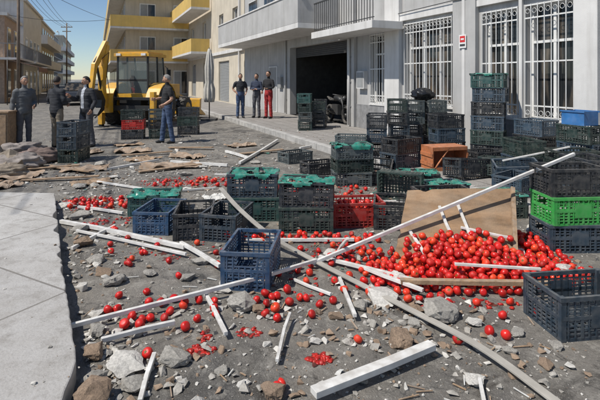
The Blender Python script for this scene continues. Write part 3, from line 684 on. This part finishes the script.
layer(30,ell(-.05,4.95,.9,.13),0); layer(8,ell(-1.45,4.55,.6,.3),0,.1); layer(22,ell(.5,6.2,.7,.3),0,.09); layer(34,ell(-2.7,6.3,.45,.3),0,.07); layer(28,ell(-1.7,7.6,.7,.35),0,.07)
layer(26,ell(.2,7.0,.9,.35),0,.08); layer(20,ell(1.9,5.9,.3,.3),0,.08); layer(6,ell(-.1,3.55,.35,.2),0,.09); layer(12,ell(-.9,3.35,.5,.22),0,.09)
layer(26,lambda:(R(.42,.9),R(5.38,5.66)),.02); layer(22,lambda:(R(.42,.9),R(5.38,5.66)),.08); layer(20,lambda:(R(.42,.9),R(5.38,5.66)),.14); layer(18,lambda:(R(.42,.9),R(5.38,5.66)),.19)
me=bpy.data.meshes.new('tomatoes'); me.from_pydata(tom_v,[],tom_f); me.polygons.foreach_set('use_smooth',[True]*len(tom_f))
at=me.attributes.new('rnd','FLOAT','FACE'); at.data.foreach_set('value',tom_r); me.materials.append(M['tomato']); me.update()
to=place(me,'tomatoes'); cal.obj('calyxes',[M['calyx']],to)
cs=MB()
def splat(cx,cy,rx,ry,n,js=1):
    for _ in range(n):
        a=R(0,6.28); q=random.random()**.7; x=cx+rx*q*math.cos(a); y=cy+ry*q*math.sin(a); s=R(.004,.024); h=R(.2,.7); sd=R(0,99)
        el=R(.4,1); ro=R(0,3.14)
        def fn(p):
            k=1+.9*noise.noise(p*2+Vector((sd,0,0))); return Vector(((p.x*math.cos(ro)-p.y*math.sin(ro)*el)*k,(p.x*math.sin(ro)+p.y*math.cos(ro)*el)*k,p.z))
        cs.ball((x,y,s*h*.3),(s,s,s*h),random.choice([0,0,1]),8,5,fn)
    for _ in range(int(n/25)+js):
        a=R(0,6.28); q=random.random(); x=cx+rx*q*.9*math.cos(a); y=cy+ry*q*.9*math.sin(a); r=R(.02,.055); k=36; sd=R(0,99)
        z=R(.004,.007)
        rr=[r*(1+.9*noise.noise(Vector((math.cos(i*6.2832/k)*1.6+sd,math.sin(i*6.2832/k)*1.6,0)))+.5*noise.noise(Vector((math.cos(i*6.2832/k)*6+sd,math.sin(i*6.2832/k)*6,0)))) for i in range(k)]
        cs.add([(x,y,z)]+[(x+rr[i]*math.cos(i*6.2832/k),y+rr[i]*math.sin(i*6.2832/k),z-.002) for i in range(k)],[(0,1+i,1+(i+1)%k) for i in range(k)],2)
for a in [(.13,2.83,.08,.045,70),(-.62,2.92,.10,.05,60),(-.35,3.12,.09,.05,45),(-2.8,6.4,.55,.4,260),(-1.8,7.7,.9,.4,300),(.4,4.6,.4,.35,90),(-.2,5.0,.9,.15,70),(.6,6.2,.8,.4,160),(-1.2,4.6,.5,.3,30),(.2,7.3,1.2,.5,220),(1.4,3.5,.6,.12,40),(-2.3,5.5,.3,.3,60),(2.4,4.4,.3,.4,40),(1.2,9,1.0,.8,60),(-.62,3.08,.05,.08,16),(.1,3.9,.4,.3,20)]: splat(*a)
cs.obj('crushed_tomatoes',[M['pulp'],M['tomato'],mat('tomato_juice_stain',(.11,.03,.02),.5,.6,18,.3)])

# ------------------------------------------------------------ cardboard, sacks, cabinet
def sheet(name,x,y,sx,sy,rz,m,bend=.05,z=.012):
    w=MB(); n=14; sd=R(0,50)
    vs=[]
    for j in range(n+1):
        for i in range(n+1):
            u=i/n-.5; v=j/n-.5; k=1+.12*noise.noise(Vector((u*5+sd,v*5,2)))
            vs.append((sx*u*k,sy*v*k,z+bend*max(0,.4+noise.noise(Vector((u*4+sd,v*4,0)))+.3*noise.noise(Vector((u*12+sd,v*12,0))))))
    fs=[(j*(n+1)+i,j*(n+1)+i+1,(j+1)*(n+1)+i+1,(j+1)*(n+1)+i) for j in range(n) for i in range(n)]
    w.add(vs,fs,0); o=w.obj(name,[M[m]],loc=(x,y,0),rot=(0,0,rz)); s=o.modifiers.new('s','SOLIDIFY'); s.thickness=.008; return o
M['cloth']=mat('faded_cloth',(.25,.22,.20),.95,.4,5,.5,30); M['sack2']=mat('hessian_sack',(.24,.20,.155),.95,.35,8,.5,40); M['sack3']=mat('dusty_blanket',(.19,.14,.12),.95,.4,5,.5,30)
for (x,y,sx,sy,rz,m) in [(-3.9,10.9,.8,.55,.3,'cardb'),(-2.45,10.1,.7,.4,-.4,'cardb'),(-2.5,9.0,1.1,.5,.15,'cardb'),(-3.3,9.8,.6,.5,1.1,'wood'),(-4.0,8.7,.8,.4,.2,'cardb'),(-1.5,11.8,.7,.5,.6,'cardb'),(-3.4,7.6,.6,.35,.5,'wood'),(-5.0,8.1,.9,.6,.1,'cardb'),(-4.4,12.0,.7,.5,.6,'wood'),(-1.2,6.6,.3,.3,.5,'paper'),(2.05,7.9,.4,.3,.2,'paper'),(-4.7,7.3,.5,.4,.9,'cardb'),(-5.8,7.9,.8,.6,.4,'cloth'),(-4.9,10.6,.7,.5,1.0,'cardb')]:
    sheet('cardboard_sheet' if m!='cloth' else 'cloth_rag',x,y,sx,sy,rz,m,.08 if m=='cardb' else .05)
for (x,y,sx,sy,rz) in [(-5.9,8.8,1.6,1.1,.2),(-6.6,9.6,1.3,1.0,-.2)]:
    sheet('tarpaulin',x,y,sx,sy,rz,'sack2',.36)
def sack(x,y,s,m,rz,sd):
    w=MB()
    def fn(p):
        p=Vector((math.copysign(abs(p.x)**.8,p.x),math.copysign(abs(p.y)**.8,p.y),p.z)); p*=1+.30*noise.fractal(p*2.2+Vector((sd,0,0)),1,2,5); p.z=max(p.z,-.75); return p
    w.ball((0,0,.72*s*.24),(s*.62,s*.38,s*.24),0,48,30,fn); return w.obj('cloth_sack',[M[m]],loc=(x,y,0),rot=(0,0,rz))
sack(-5.3,8.8,.7,'cloth',.2,1); sack(-6.3,9.1,.8,'sack2',-.3,5); sack(-5.3,9.5,.7,'sack3',.8,9); sack(-6.0,10.0,.8,'cloth',1.2,13); sack(-5.1,8.1,.5,'sack2',.5,21)
for a,b in [((-5.6,8.3),(-4.2,8.9)),((-4.9,9.0),(-3.7,8.3)),((-3.9,10.2),(-2.9,10.6)),((-4.6,7.7),(-3.4,7.9)),((-2.9,8.4),(-1.9,9.0)),((-5.9,7.6),(-4.8,7.5)),((-3.2,11.4),(-2.1,11.2)),((-1.4,10.4),(-.4,10.9))]:
    stick('wooden_plank',[(a[0],a[1],.03),(b[0],b[1],.06)],R(.08,.14),.022,M['wood'])
e=empty('wooden_cabinet',(-7.2,10.9,0),.15); w=MB(); w.box(-.45,.45,-.25,.25,.06,.92); w.box(-.48,.48,-.28,.28,.92,.96); 
for sx in (-1,1): w.box(min(sx*.02,sx*.42),max(sx*.02,sx*.42),-.268,-.251,.12,.88); w.box(sx*.06-.01,sx*.06+.01,-.285,-.268,.5,.58,1); 
for sx in (-1,1):
    for sy in (-1,1): w.box(sx*.42-.03,sx*.42+.03,sy*.22-.03,sy*.22+.03,0,.06)
w.obj('carcass',[M['wood'],M['steel']],e,bevel=.004)

e=empty('closed_parasol',(-3.75,19.3,0)); w=MB()
w.cyl((0,0,.06),(0,0,3.0),.025,10,1); w.box(-.3,.3,-.3,.3,0,.07,1)
rings=[]
for z,r in ((.75,.17),(.95,.20),(1.3,.20),(1.55,.135),(1.7,.15),(2.2,.16),(2.7,.10),(2.95,.045)):
    rings.append([Vector((math.cos(a)*r*(1+.22*math.cos(8*a)),math.sin(a)*r*(1+.22*math.cos(8*a)),z)) for a in [k*2*math.pi/48 for k in range(48)]])
w.loft(rings,0); w.obj('canopy_and_pole',[mat('parasol_canvas',(.50,.48,.43),.9,.15,6),M['steel']],e)

# ------------------------------------------------------------ backhoe loader (local: +y = front, rear = digging arm)
M['jy']=mat('machine_yellow_paint',(.66,.35,.02),.4,.18,4,.05,dust=.4); M['rub']=mat('tyre_rubber',(.025,.024,.023),.85,.3,dust=.4); M['blk']=mat('black_metal',(.02,.02,.02),.5)
m_,nt_,b_=new_mat('cab_glass'); b_.inputs['Base Color'].default_value=(.22,.27,.27,1); b_.inputs['Roughness'].default_value=.05; b_.inputs['Alpha'].default_value=.28
n_=nt_.nodes.new('ShaderNodeTexNoise'); mr_=nt_.nodes.new('ShaderNodeMapRange'); mr_.inputs[3].default_value=.03; mr_.inputs[4].default_value=.15; nt_.links.new(n_.outputs['Fac'],mr_.inputs[0]); nt_.links.new(mr_.outputs[0],b_.inputs['Roughness'])
M['cg']=m_
bh=empty('backhoe_loader',(-5.95,17.3,0),math.radians(-9)); bh.scale=(.96,.96,.96)
def wheel(mb,c,r,wd,mr,mh,n=32):
    x,y,z=c; prof=[(-wd/2,r*.55),(-wd/2,r*.9),(-wd*.38,r),(wd*.38,r),(wd/2,r*.9),(wd/2,r*.55)]
    rings=[[Vector((x+px,y+math.cos(k*2*math.pi/n)*pr,z+math.sin(k*2*math.pi/n)*pr)) for k in range(n)] for px,pr in prof]
    mb.loft(rings,mr,True,True)
    for sx in (-1,1):
        X=x+sx*wd*.5
        mb.tube([(X+sx*.002,y,z),(X+sx*.012,y,z)],[r*.52,r*.50],n,mh); mb.cyl((X+sx*.012,y,z),(X+sx*.06,y,z),r*.2,14,mh)
    nl=int(20*r/.75)
    for k in range(nl):
        a=k*2*math.pi/nl
        for sx in (-1,1):
            p=Vector((x+sx*wd*.24,y+math.cos(a+sx*.08)*(r+.012),z+math.sin(a+sx*.08)*(r+.012)))
            T=Matrix.Translation(p)@Matrix.Rotation(a,4,'X')@Matrix.Rotation(sx*.5,4,'Y'); mb.box(-wd*.22,wd*.22,-.02,.025,-.02,.02,mr,T)
w=MB()
for sx in (-1,1): wheel(w,(sx*.95,0,.78),.77,.46,0,1); wheel(w,(sx*.86,2.25,.52),.5,.36,0,1)
w.obj('wheels',[M['rub'],M['jy']],bh)
w=MB()
w.box(-.42,.42,-.7,2.7,.55,1.0,1); w.box(-.40,.40,1.05,2.85,1.0,1.55,0); w.box(-.34,.34,2.851,2.88,1.05,1.5,1)
for k in range(5): w.box(.401,.41,1.5+k*.12,1.56+k*.12,1.15,1.42,1); w.box(-.41,-.401,1.5+k*.12,1.56+k*.12,1.15,1.42,1)
for sx in (-1,1):
    pts=[(math.cos(a)*.86,math.sin(a)*.86) for a in [math.radians(d) for d in range(20,161,14)]]
    rings=[[Vector((sx*.66,y,.78+z)),Vector((sx*1.16,y,.78+z)),Vector((sx*1.16,y*.95,.78+z*.95)),Vector((sx*.66,y*.95,.78+z*.95))] for y,z in pts]
    w.loft(rings,0,False)
w.box(-.62,.62,-.55,1.0,1.0,1.22,0); w.box(-.70,.70,-.62,.85,2.62,2.74,0); w.box(-.60,.60,-.52,.75,2.74,2.80,0)
for sx in (-1,1):
    w.beam((sx*.62,-.52,1.22),(sx*.60,-.50,2.62),.06,.07,1); w.beam((sx*.64,.25,1.22),(sx*.62,.2,2.62),.05,.06,1); w.beam((sx*.60,.98,1.22),(sx*.60,.74,2.62),.05,.06,1)
w.box(-.58,.58,-.54,-.48,1.7,1.76,1)
w.box(-.26,.26,.1,.55,1.22,1.52,1); w.box(-.24,.24,.02,.12,1.52,2.1,1); w.cyl((0,.75,1.22),(0,.62,1.75),.03,8,1); w.tube([(math.cos(a)*.18,.62+math.sin(a)*.08,1.76+math.sin(a)*.15) for a in [k*math.pi/6 for k in range(13)]],.015,6,1,cap=False)
for k in (-1,1): w.box(k*.5-.09,k*.5+.09,-.67,-.622,2.64,2.73,2); w.cyl((k*.5,.86,2.68),(k*.5,.92,2.68),.07,12,2); w.box(k*.8-.06,k*.8+.06,.9,.93,1.9,2.15,1); w.beam((k*.62,.9,2.3),(k*.8,.92,2.1),.02,.02,1)
w.cyl((.3,1.8,1.55),(.3,1.8,2.25),.035,10,1)
w.box(-1.05,1.05,-1.0,-.80,.62,.80,1); w.box(-1.05,1.05,-1.0,-.80,1.0,1.10,1)
for sx in (-1,1): w.box(sx*1.02-.08,sx*1.02+.08,-1.02,-.80,.10,1.30,0); w.box(sx*1.02-.06,sx*1.02+.06,-.99,-.83,.03,.10,1); w.box(sx*1.02-.2,sx*1.02+.2,-1.1,-.72,0,.03,1)
w.box(-.86,-.50,-1.25,-1.001,.55,1.25,0)
def plate(pts,x0,x1,mi):
    n=len(pts); w.add([(x0,y,z) for y,z in pts]+[(x1,y,z) for y,z in pts],[tuple(range(n))[::-1],tuple(range(n,2*n))]+[(i,(i+1)%n,n+(i+1)%n,n+i) for i in range(n)],mi)
plate([(-1.15,.7),(-1.36,.75),(-1.52,1.5),(-1.48,2.2),(-1.22,3.02),(-1.06,3.0),(-1.22,2.1),(-1.30,1.5)],-.78,-.60,0)
plate([(-1.08,3.12),(-1.26,3.16),(-1.95,2.3),(-2.15,1.30),(-2.02,1.25),(-1.80,2.15),(-1.16,2.88)],-.76,-.62,0)
plate([(-2.2,1.40),(-1.85,1.37),(-1.62,1.02),(-1.70,.68),(-2.05,.50),(-2.12,.56),(-1.88,.80),(-1.85,1.05)],-.96,-.42,1)
for k in range(5): w.beam((-.94+k*.125,-2.08,.53),(-.94+k*.125,-2.24,.44),.035,.03,1)
w.cyl((-.69,-1.42,1.3),(-.69,-1.72,2.2),.045,10,1); w.cyl((-.69,-1.3,2.95),(-.69,-1.9,2.35),.04,10,1)
for dx in (-.12,.12): w.tube([(-.69+dx,-1.1,1.2),(-.69+dx,-1.30,1.9),(-.69+dx,-1.15,2.75),(-.69+dx,-1.6,2.5)],.014,6,1)
for sx in (-1,1): w.beam((sx*.52,1.0,1.30),(sx*.58,2.7,.95),.12,.18,0); w.beam((sx*.58,2.7,.95),(sx*.58,3.3,.45),.12,.16,0); w.cyl((sx*.58,1.6,.8),(sx*.58,2.6,.9),.05,10,2)
plate([(3.3,.2),(3.35,.85),(3.55,.9),(3.5,.4),(4.05,.15),(4.05,.08)],-1.15,1.15,0)
w.obj('body',[M['jy'],M['blk'],M['wframe']],bh,bevel=.010)
w=MB()
w.box(-.58,.58,-.535,-.53,1.24,1.69); w.box(-.58,.58,-.525,-.52,1.77,2.6)
for sx in (-1,1): w.box(sx*.625-.003,sx*.625+.003,-.46,.20,1.24,2.6); w.box(sx*.622-.003,sx*.622+.003,.27,.74,1.24,2.6)
w.box(-.56,.56,.80,.805,1.24,2.6)
w.obj('cab_glass',[M['cg']],bh)

# ------------------------------------------------------------ parked cars
M['sr']=mat('tail_lamp_red',(.4,.02,.02),.3)
def car(x,y,rz,col,name='parked_car'):
    e=empty(name,(x,y,0),rz); w=MB(); rings=[]
    secs=[(-2.05,.62,.45,.62,.62),(-1.98,.80,.30,.85,.80),(-1.5,.86,.24,.98,.84),(-.9,.87,.24,1.0,.84),(0,.87,.24,1.0,.84),(.8,.87,.24,.98,.82),(1.4,.86,.24,.86,.78),(1.9,.78,.3,.72,.7),(2.05,.6,.42,.6,.55)]
    for yy,hw,z0,z1,tw in secs:
        rings.append([Vector(p) for p in [(-hw*.9,yy,z0),(-hw,yy,z0+.15),(-hw,yy,z1-.15),(-tw,yy,z1),(tw,yy,z1),(hw,yy,z1-.15),(hw,yy,z0+.15),(hw*.9,yy,z0)]])
    w.loft(rings,0,False)
    cab=[(-1.7,.72,.66,.98),(-1.25,.76,.60,1.42),(-.3,.76,.60,1.47),(.25,.76,.60,1.42),(1.05,.76,.7,.97)]
    rr=[[Vector((-a,yy,.96)),Vector((-b,yy,z)),Vector((b,yy,z)),Vector((a,yy,.96))] for yy,a,b,z in cab]
    w.loft(rr,1,False); w.box(-.58,.58,-1.2,.2,1.425,1.485,0)
    for sx in (-1,1): 
        wheel(w,(sx*.76,-1.25,.31),.31,.2,2,3,20); wheel(w,(sx*.76,1.3,.31),.31,.2,2,3,20); w.box(sx*.6-.14,sx*.6+.14,-2.06,-2.0,.68,.8,4); w.box(sx*.6-.12,sx*.6+.12,1.97,2.03,.58,.68,3)
        w.box(sx*.73-.03,sx*.73+.03,-.45,-.38,.98,1.4,0)
    w.obj('body',[col,M['glass'],M['rub'],M['wframe'],M['sr']],e,bevel=.02)
car(-15.0,31.5,math.radians(23.4),mat('dark_car_paint',(.05,.055,.065),.25,.05))
car(-19.3,40.5,math.radians(23.4),mat('white_car_paint',(.6,.6,.6),.3,.05)); car(-22.5,48,math.radians(23.4),mat('silver_car_paint',(.35,.36,.37),.3,.05))
car(-13.6,40,math.radians(23.4),mat('red_car_paint',(.3,.03,.03),.3,.05))

# ------------------------------------------------------------ motorcycle
e=empty('motorcycle',(1.35,16.6,.15),math.radians(20)); w=MB()
for y in (-.68,.68):
    n=24; pts=[(0,y+math.cos(k*2*math.pi/n)*.27,.31+math.sin(k*2*math.pi/n)*.27) for k in range(n+1)]; w.tube(pts,.05,8,0,cap=False); w.cyl((-.06,y,.31),(.06,y,.31),.06,12,1)
    for k in range(8): a=k*math.pi/4; w.cyl((0,y,.31),(0,y+math.cos(a)*.25,.31+math.sin(a)*.25),.006,5,1)
w.tube([(0,-.5,.72),(0,-.25,.86),(0,.05,.88),(0,.25,.8)],[(.08,.06),(.15,.11),(.15,.12),(.06,.05)],14,2)
w.tube([(0,.2,.80),(0,.5,.80),(0,.8,.9)],[(.11,.05),(.13,.05),(.08,.03)],12,0); w.box(-.13,.13,-.25,.25,.3,.65,1); w.cyl((-.15,.1,.45),(-.15,.85,.42),.04,10,1)
for sx in (-1,1): w.cyl((sx*.08,-.68,.31),(sx*.08,-.45,.95),.022,8,1); w.cyl((sx*.07,.68,.31),(sx*.07,.1,.5),.02,8,1)
w.tube([(-.36,-.35,1.02),(-.1,-.45,.98),(.1,-.45,.98),(.36,-.35,1.02)],.014,8,1); w.ball((0,-.55,.88),(.09,.07,.09),1); w.cyl((.3,-.42,1.03),(.3,-.42,1.16),.008,6,1); w.ball((.3,-.42,1.2),(.06,.015,.04),0)
w.beam((0,-.68,.62),(0,-.5,.66),.12,.015,2); w.beam((.1,.05,.3),(.28,.1,0),.02,.02,1)
w.obj('frame_and_wheels',[M['rub'],M['steel'],M['blk']],e)

# ------------------------------------------------------------ people
M['skin']=mat('skin',(.44,.25,.165),.55,.08,8,.05)
M['lips']=mat('lips',(.3,.12,.1),.5)
def hand(mb,wr,d,lat,mi=0,curl=.5,s=1):
    d=d.normalized(); lat=(lat-d*lat.dot(d)).normalized(); nn=d.cross(lat)
    K=[wr+d*t for t in (0,.03,.06,.09)]; hw=(.024,.036,.042,.040)
    rings=[]
    for p,h in zip(K,hw): rings.append([p+lat*math.cos(a)*h+nn*math.sin(a)*.015 for a in [k*math.pi/5 for k in range(10)]])
    mb.loft(rings,mi)
    for k,L in enumerate((.065,.075,.072,.055)):
        b=wr+d*.085+lat*(-.031+k*.0207); d2=(d*math.cos(curl*.6)+nn*math.sin(curl*.6)); d3=(d*math.cos(curl*1.6)+nn*math.sin(curl*1.6))
        mb.tube([b,b+d2*L*.5,b+d2*L*.5+d3*L*.3,b+d2*L*.5+d3*L*.5],[.0095,.0088,.008,.0055],8,mi)
    b=wr+d*.03-lat*.03; t=(d*.75-lat*.6+nn*.25).normalized(); mb.tube([b,b+t*.035,b+t*.035+(t+d*.5).normalized()*.028],[.012,.010,.007],8,mi)
def person(x,y,z,rz,shirt,trous,hair,armL,armR,feet=((-.11,.0),(.11,.02)),short=False,H=1.75,head=(0,0),bald=False,jacket=False,lean=0,shoe=None,belly=0,inner=None):
    e=empty('man',(x,y,z),rz); sc=H/1.75; e.scale=(sc,)*3
    mb=MB(); segs=[]
    def T(pts,rad,lab,n=14):
        pts=[Vector(p) for p in pts]; mb.tube(pts,rad,n,0)
        for i in range(len(pts)-1):
            a=rad[i]; a=sum(a)/2 if hasattr(a,'__len__') else a; segs.append((pts[i],pts[i+1],a,lab))
    j=.012 if jacket else 0
    T([(0,0,.86),(0,0,.95),(0,0,1.03)],[(.155+j,.115+j),(.168+j,.125+j),(.160+j,.122+j+belly*.5)],1 if jacket else 2,20)
    T([(0,-belly*.3,1.02),(0,-belly*.4,1.12),(0,-.005,1.24),(0,0,1.35),(0,.0,1.42),(0,0,1.475)],[(.162+j,.122+j+belly*.5),(.160+j,.12+j+belly),(.175+j,.122+j+belly*.3),(.188+j,.118+j),(.175+j,.10+j),(.09,.07)],1,20)
    T([(0,0,1.44),(0,-.008,1.52),(0,-.012,1.60)],[.062,.056,.056],0,14)
    for sx,arm in ((-1,armL),(1,armR)):
        S=Vector((sx*.178,0,1.405)); E=Vector(arm[0]); Wp=Vector(arm[1]); mid=S.lerp(E,.5)
        T([Vector((sx*.13,0,1.42)),S,mid,E],[.06+j,.060+j,.052+j,.044+j],1)
        if short:
            segs.pop(); segs.append((mid,E,.044,0)); T([E,E.lerp(Wp,.35),Wp],[.040,.039,.027],0)
            T([S,S.lerp(E,.6)],[.066,.064],1)
        else: T([E,E.lerp(Wp,.4),Wp-(Wp-E).normalized()*.02],[.044+j,.043+j,.034+j],1)
    for sx,ft in ((-1,feet[0]),(1,feet[1])):
        h=Vector((sx*.085,0,.92)); an=Vector((ft[0],ft[1],.09)); kn=h.lerp(an,.5)+Vector((0,-.02,0))
        T([h,h.lerp(kn,.4),kn,kn.lerp(an,.4),an+Vector((0,0,-.02))],[.098,.088,.066,.066,.060],2)
        T([an+Vector((0,.055,-.045)),an+Vector((0,0,-.045)),an+Vector((sx*.01,-.10,-.05)),an+Vector((sx*.015,-.17,-.058))],[.038,.046,.044,.028],3)
    me=mb.mesh('tmp',[]); o=bpy.data.objects.new('tmp',me); COL.objects.link(o)
    r=o.modifiers.new('r','REMESH'); r.mode='VOXEL'; r.voxel_size=.014
    s=o.modifiers.new('s','SMOOTH'); s.iterations=5; s.factor=.5
    dg=bpy.context.evaluated_depsgraph_get(); me2=bpy.data.meshes.new_from_object(o.evaluated_get(dg)); bpy.data.objects.remove(o)
    n=len(me2.vertices); co=np.empty(n*3); me2.vertices.foreach_get('co',co); co=co.reshape(-1,3)
    nf=len(me2.polygons); fc=np.empty(nf*3); me2.polygons.foreach_get('center',fc); fc=fc.reshape(-1,3)
    best=np.full(nf,9e9); lab=np.zeros(nf,int)
    for a,b,rr,lb in segs:
        a=np.array(a);b=np.array(b); d=b-a; t=np.clip(((fc-a)@d)/max(d@d,1e-9),0,1); q=np.linalg.norm(fc-(a+t[:,None]*d),axis=1)/max(rr,.02)
        k=q<best; best[k]=q[k]; lab[k]=lb
    if inner is not None:
        k=(lab==1)&(np.abs(fc[:,0])<.045)&(fc[:,1]<-.04)&(fc[:,2]>.98); lab[k]=4
    lab[(fc[:,2]<.045)]=3
    disp=np.array([noise.noise(Vector(c)*9)*.009+noise.noise(Vector((c[0]*6,c[1]*6,c[2]*24)))*.008 for c in co])
    nr=np.empty(n*3); me2.vertices.foreach_get('normal',nr); nr=nr.reshape(-1,3); mask=(co[:,2]>.1)&(co[:,2]<1.42)
    co=co+nr*(disp*mask)[:,None]
    me2.vertices.foreach_set('co',co.ravel())
    me2.materials.clear()
    for m in (M['skin'],shirt,trous,shoe or M['blk'],inner or shirt): me2.materials.append(m)
    me2.polygons.foreach_set('material_index',lab.astype(np.int32)); me2.polygons.foreach_set('use_smooth',[True]*nf); me2.update()
    place(me2,'body',e)
    h=MB()
    def hf(p):
        q=p.copy()
        if p.z<0: q.x*=1-.28*(-p.z)**1.3; q.y*=1-.12*(-p.z)
        if p.y<0: q.y*=.93
        return q
    h.ball((0,-.004,0),(.077,.098,.118),0,28,20,hf)
    h.tube([(0,-.088,.022),(0,-.106,-.012),(0,-.112,-.028),(0,-.092,-.036)],[.008,.012,.015,.010],8,0)
    for sx in (-1,1):
        h.ball((sx*.029,-.083,.014),(.012,.008,.007),2,10,6); h.ball((sx*.029,-.0895,.014),(.005,.003,.005),3,8,5)
        h.tube([(sx*.012,-.094,.030),(sx*.03,-.094,.035),(sx*.046,-.085,.030)],.0045,6,1)
        h.ball((sx*.079,.004,-.002),(.009,.018,.030),0,10,8)
    h.tube([(-.024,-.086,-.058),(0,-.095,-.056),(.024,-.086,-.058)],.005,6,4)
    rings=[]; nz=12
    for i in range(nz):
        t=i/(nz-1); rg=[]
        for k in range(28):
            a=2*math.pi*k/28; fr=-math.sin(a)
            low=.72 if fr>.55 else (1.15 if fr>.0 else 1.45+.45*min(1,-fr*1.6))
            th=.02+t*(low-.02); k2=1.09 if t<.92 else 1.02
            rg.append(Vector((.077*k2*math.sin(th)*math.cos(a)*1.03,-.004+.098*k2*math.sin(th)*math.sin(a)*1.03+.003,.118*k2*math.cos(th))))
        rings.append(rg)
    h.loft(rings,1,True,True)
    h.obj('head',[M['skin'],hair,M['wframe'],M['blk'],M['lips']],e,loc=(0,-.015,1.648),rot=(math.radians(head[1]),0,math.radians(head[0])))
    hh=MB()
    for sx,arm in ((-1,armL),(1,armR)):
        E=Vector(arm[0]);Wp=Vector(arm[1]); d=(Wp-E); hand(hh,Wp-d.normalized()*.03,d,Vector((0,-1,.1)) if abs(d.normalized().y)<.8 else Vector((0,0,1)),0,.6)
    hh.obj('hands',[M['skin']],e)
    return e
def cl(n,c,v=.2): return mat(n,c,.9,v,10,.35,90)
black=cl('black_tshirt',(.018,.018,.02)); jeans=cl('blue_jeans',(.05,.08,.15),.35); grey=cl('grey_shirt',(.11,.115,.12)); dgrey=cl('dark_jacket',(.03,.032,.038)); beige=cl('beige_trousers',(.22,.185,.14)); gtr=cl('grey_trousers',(.09,.09,.10)); red=cl('red_trousers',(.34,.03,.03)); lshirt=cl('light_shirt',(.40,.42,.46)); navy=cl('navy_jacket',(.03,.04,.07))
hb=mat('dark_hair',(.02,.015,.012),.7,.3,60); hg=mat('grey_hair',(.22,.21,.20),.8,.4,60)
dn=lambda s:((s*.25,.03,1.12),(s*.27,-.04,.88))
rad=math.radians
person(-6.68,11.3,0,rad(50),grey,gtr,hg,dn(-1),((.25,.02,1.13),(.16,-.20,1.05)),jacket=True)
person(-6.0,11.5,0,rad(160),dgrey,beige,hb,((-.25,.0,1.14),(-.12,-.20,1.08)),((.25,.0,1.14),(.12,-.2,1.1)),jacket=True,feet=((-.15,.02),(.13,-.05)),head=(20,8))
person(-5.35,11.7,0,rad(-25),dgrey,gtr,hb,((-.27,-.10,1.17),(-.20,-.32,1.28)),((.26,.04,1.14),(.24,-.08,.92)),jacket=True,inner=lshirt,feet=((-.15,-.08),(.14,.08)),head=(-15,6))
person(-3.52,12.4,0,rad(-58),black,jeans,hg,((-.24,-.02,1.15),(-.17,-.27,1.14)),((.27,.03,1.13),(.25,-.18,1.0)),short=True,H=1.8,feet=((-.13,-.1),(.13,.1)),belly=.03,head=(-20,8))
person(-2.38,18.6,PV,rad(20),dgrey,jeans,hb,((-.29,.08,1.16),(-.17,-.04,1.0)),((.28,.05,1.14),(.2,-.12,.98)),short=True)
person(-1.74,18.7,PV,rad(-20),navy,gtr,hb,((-.25,-.02,1.15),(.02,-.18,1.16)),((.25,-.02,1.15),(-.02,-.20,1.12)))
person(-1.24,18.4,PV,rad(-35),black,red,hb,((-.26,.0,1.13),(-.16,-.18,1.0)),((.26,-.02,1.15),(.10,-.20,1.12)),H=1.85)

w=MB(); w.ball((0,0,.13),(.26,.2,.15),0,30,18,lambda p:Vector((p.x,p.y,max(p.z,-.85)))*(1+.25*noise.fractal(p*2.5,1,2,4)))
w.obj('black_plastic_bag',[mat('black_plastic',(.012,.012,.013),.25,.2)],loc=(2.85,10.8,PV+1.06))
w=MB()
w.box(-.2,.2,-.15,.15,0,.015)
for a in ((-.2,-.188,-.15,.15),(.188,.2,-.15,.15),(-.188,.188,-.15,-.138),(-.188,.188,.138,.15)): w.box(a[0],a[1],a[2],a[3],.015,.22)
w.box(-.215,.215,-.165,-.15,.2,.225); w.box(-.215,.215,.15,.165,.2,.225)
w.obj('blue_plastic_bin',[mat('bright_blue_plastic',(.03,.15,.38),.4,dust=.3)],loc=(4.42,7.38,PV+.83),rot=(0,0,rad(110)))

# ------------------------------------------------------------ camera, sky, sun
cam=bpy.data.cameras.new('camera'); co_=bpy.data.objects.new('camera',cam); COL.objects.link(co_); scene.camera=co_
co_.location=(0,0,1.7); co_.rotation_euler=(rad(90),0,0); cam.sensor_width=36; cam.lens=28; cam.shift_y=-121/600; cam.clip_end=3000; cam.clip_start=.05
wd=bpy.data.worlds.new('World'); scene.world=wd; wd.use_nodes=True; nt=wd.node_tree
bg=nt.nodes['Background']; sk=nt.nodes.new('ShaderNodeTexSky'); sk.sky_type='NISHITA'; sk.sun_disc=False
el=54; az=240
sk.sun_elevation=rad(el); sk.sun_rotation=rad(az); sk.air_density=.9; sk.dust_density=.1; sk.ozone_density=3.0; sk.altitude=300
nt.links.new(sk.outputs[0],bg.inputs[0]); bg.inputs[1].default_value=.105
to_sun=Vector((math.sin(rad(az))*math.cos(rad(el)),math.cos(rad(az))*math.cos(rad(el)),math.sin(rad(el))))
sl=bpy.data.lights.new('sun','SUN'); sl.energy=5.0; sl.angle=rad(.5); sl.color=(1,.95,.875)
so=bpy.data.objects.new('sun',sl); COL.objects.link(so); so.rotation_euler=to_sun.to_track_quat('Z','Y').to_euler()
scene.view_settings.view_transform='Standard'; scene.view_settings.look='None'; scene.view_settings.exposure=0
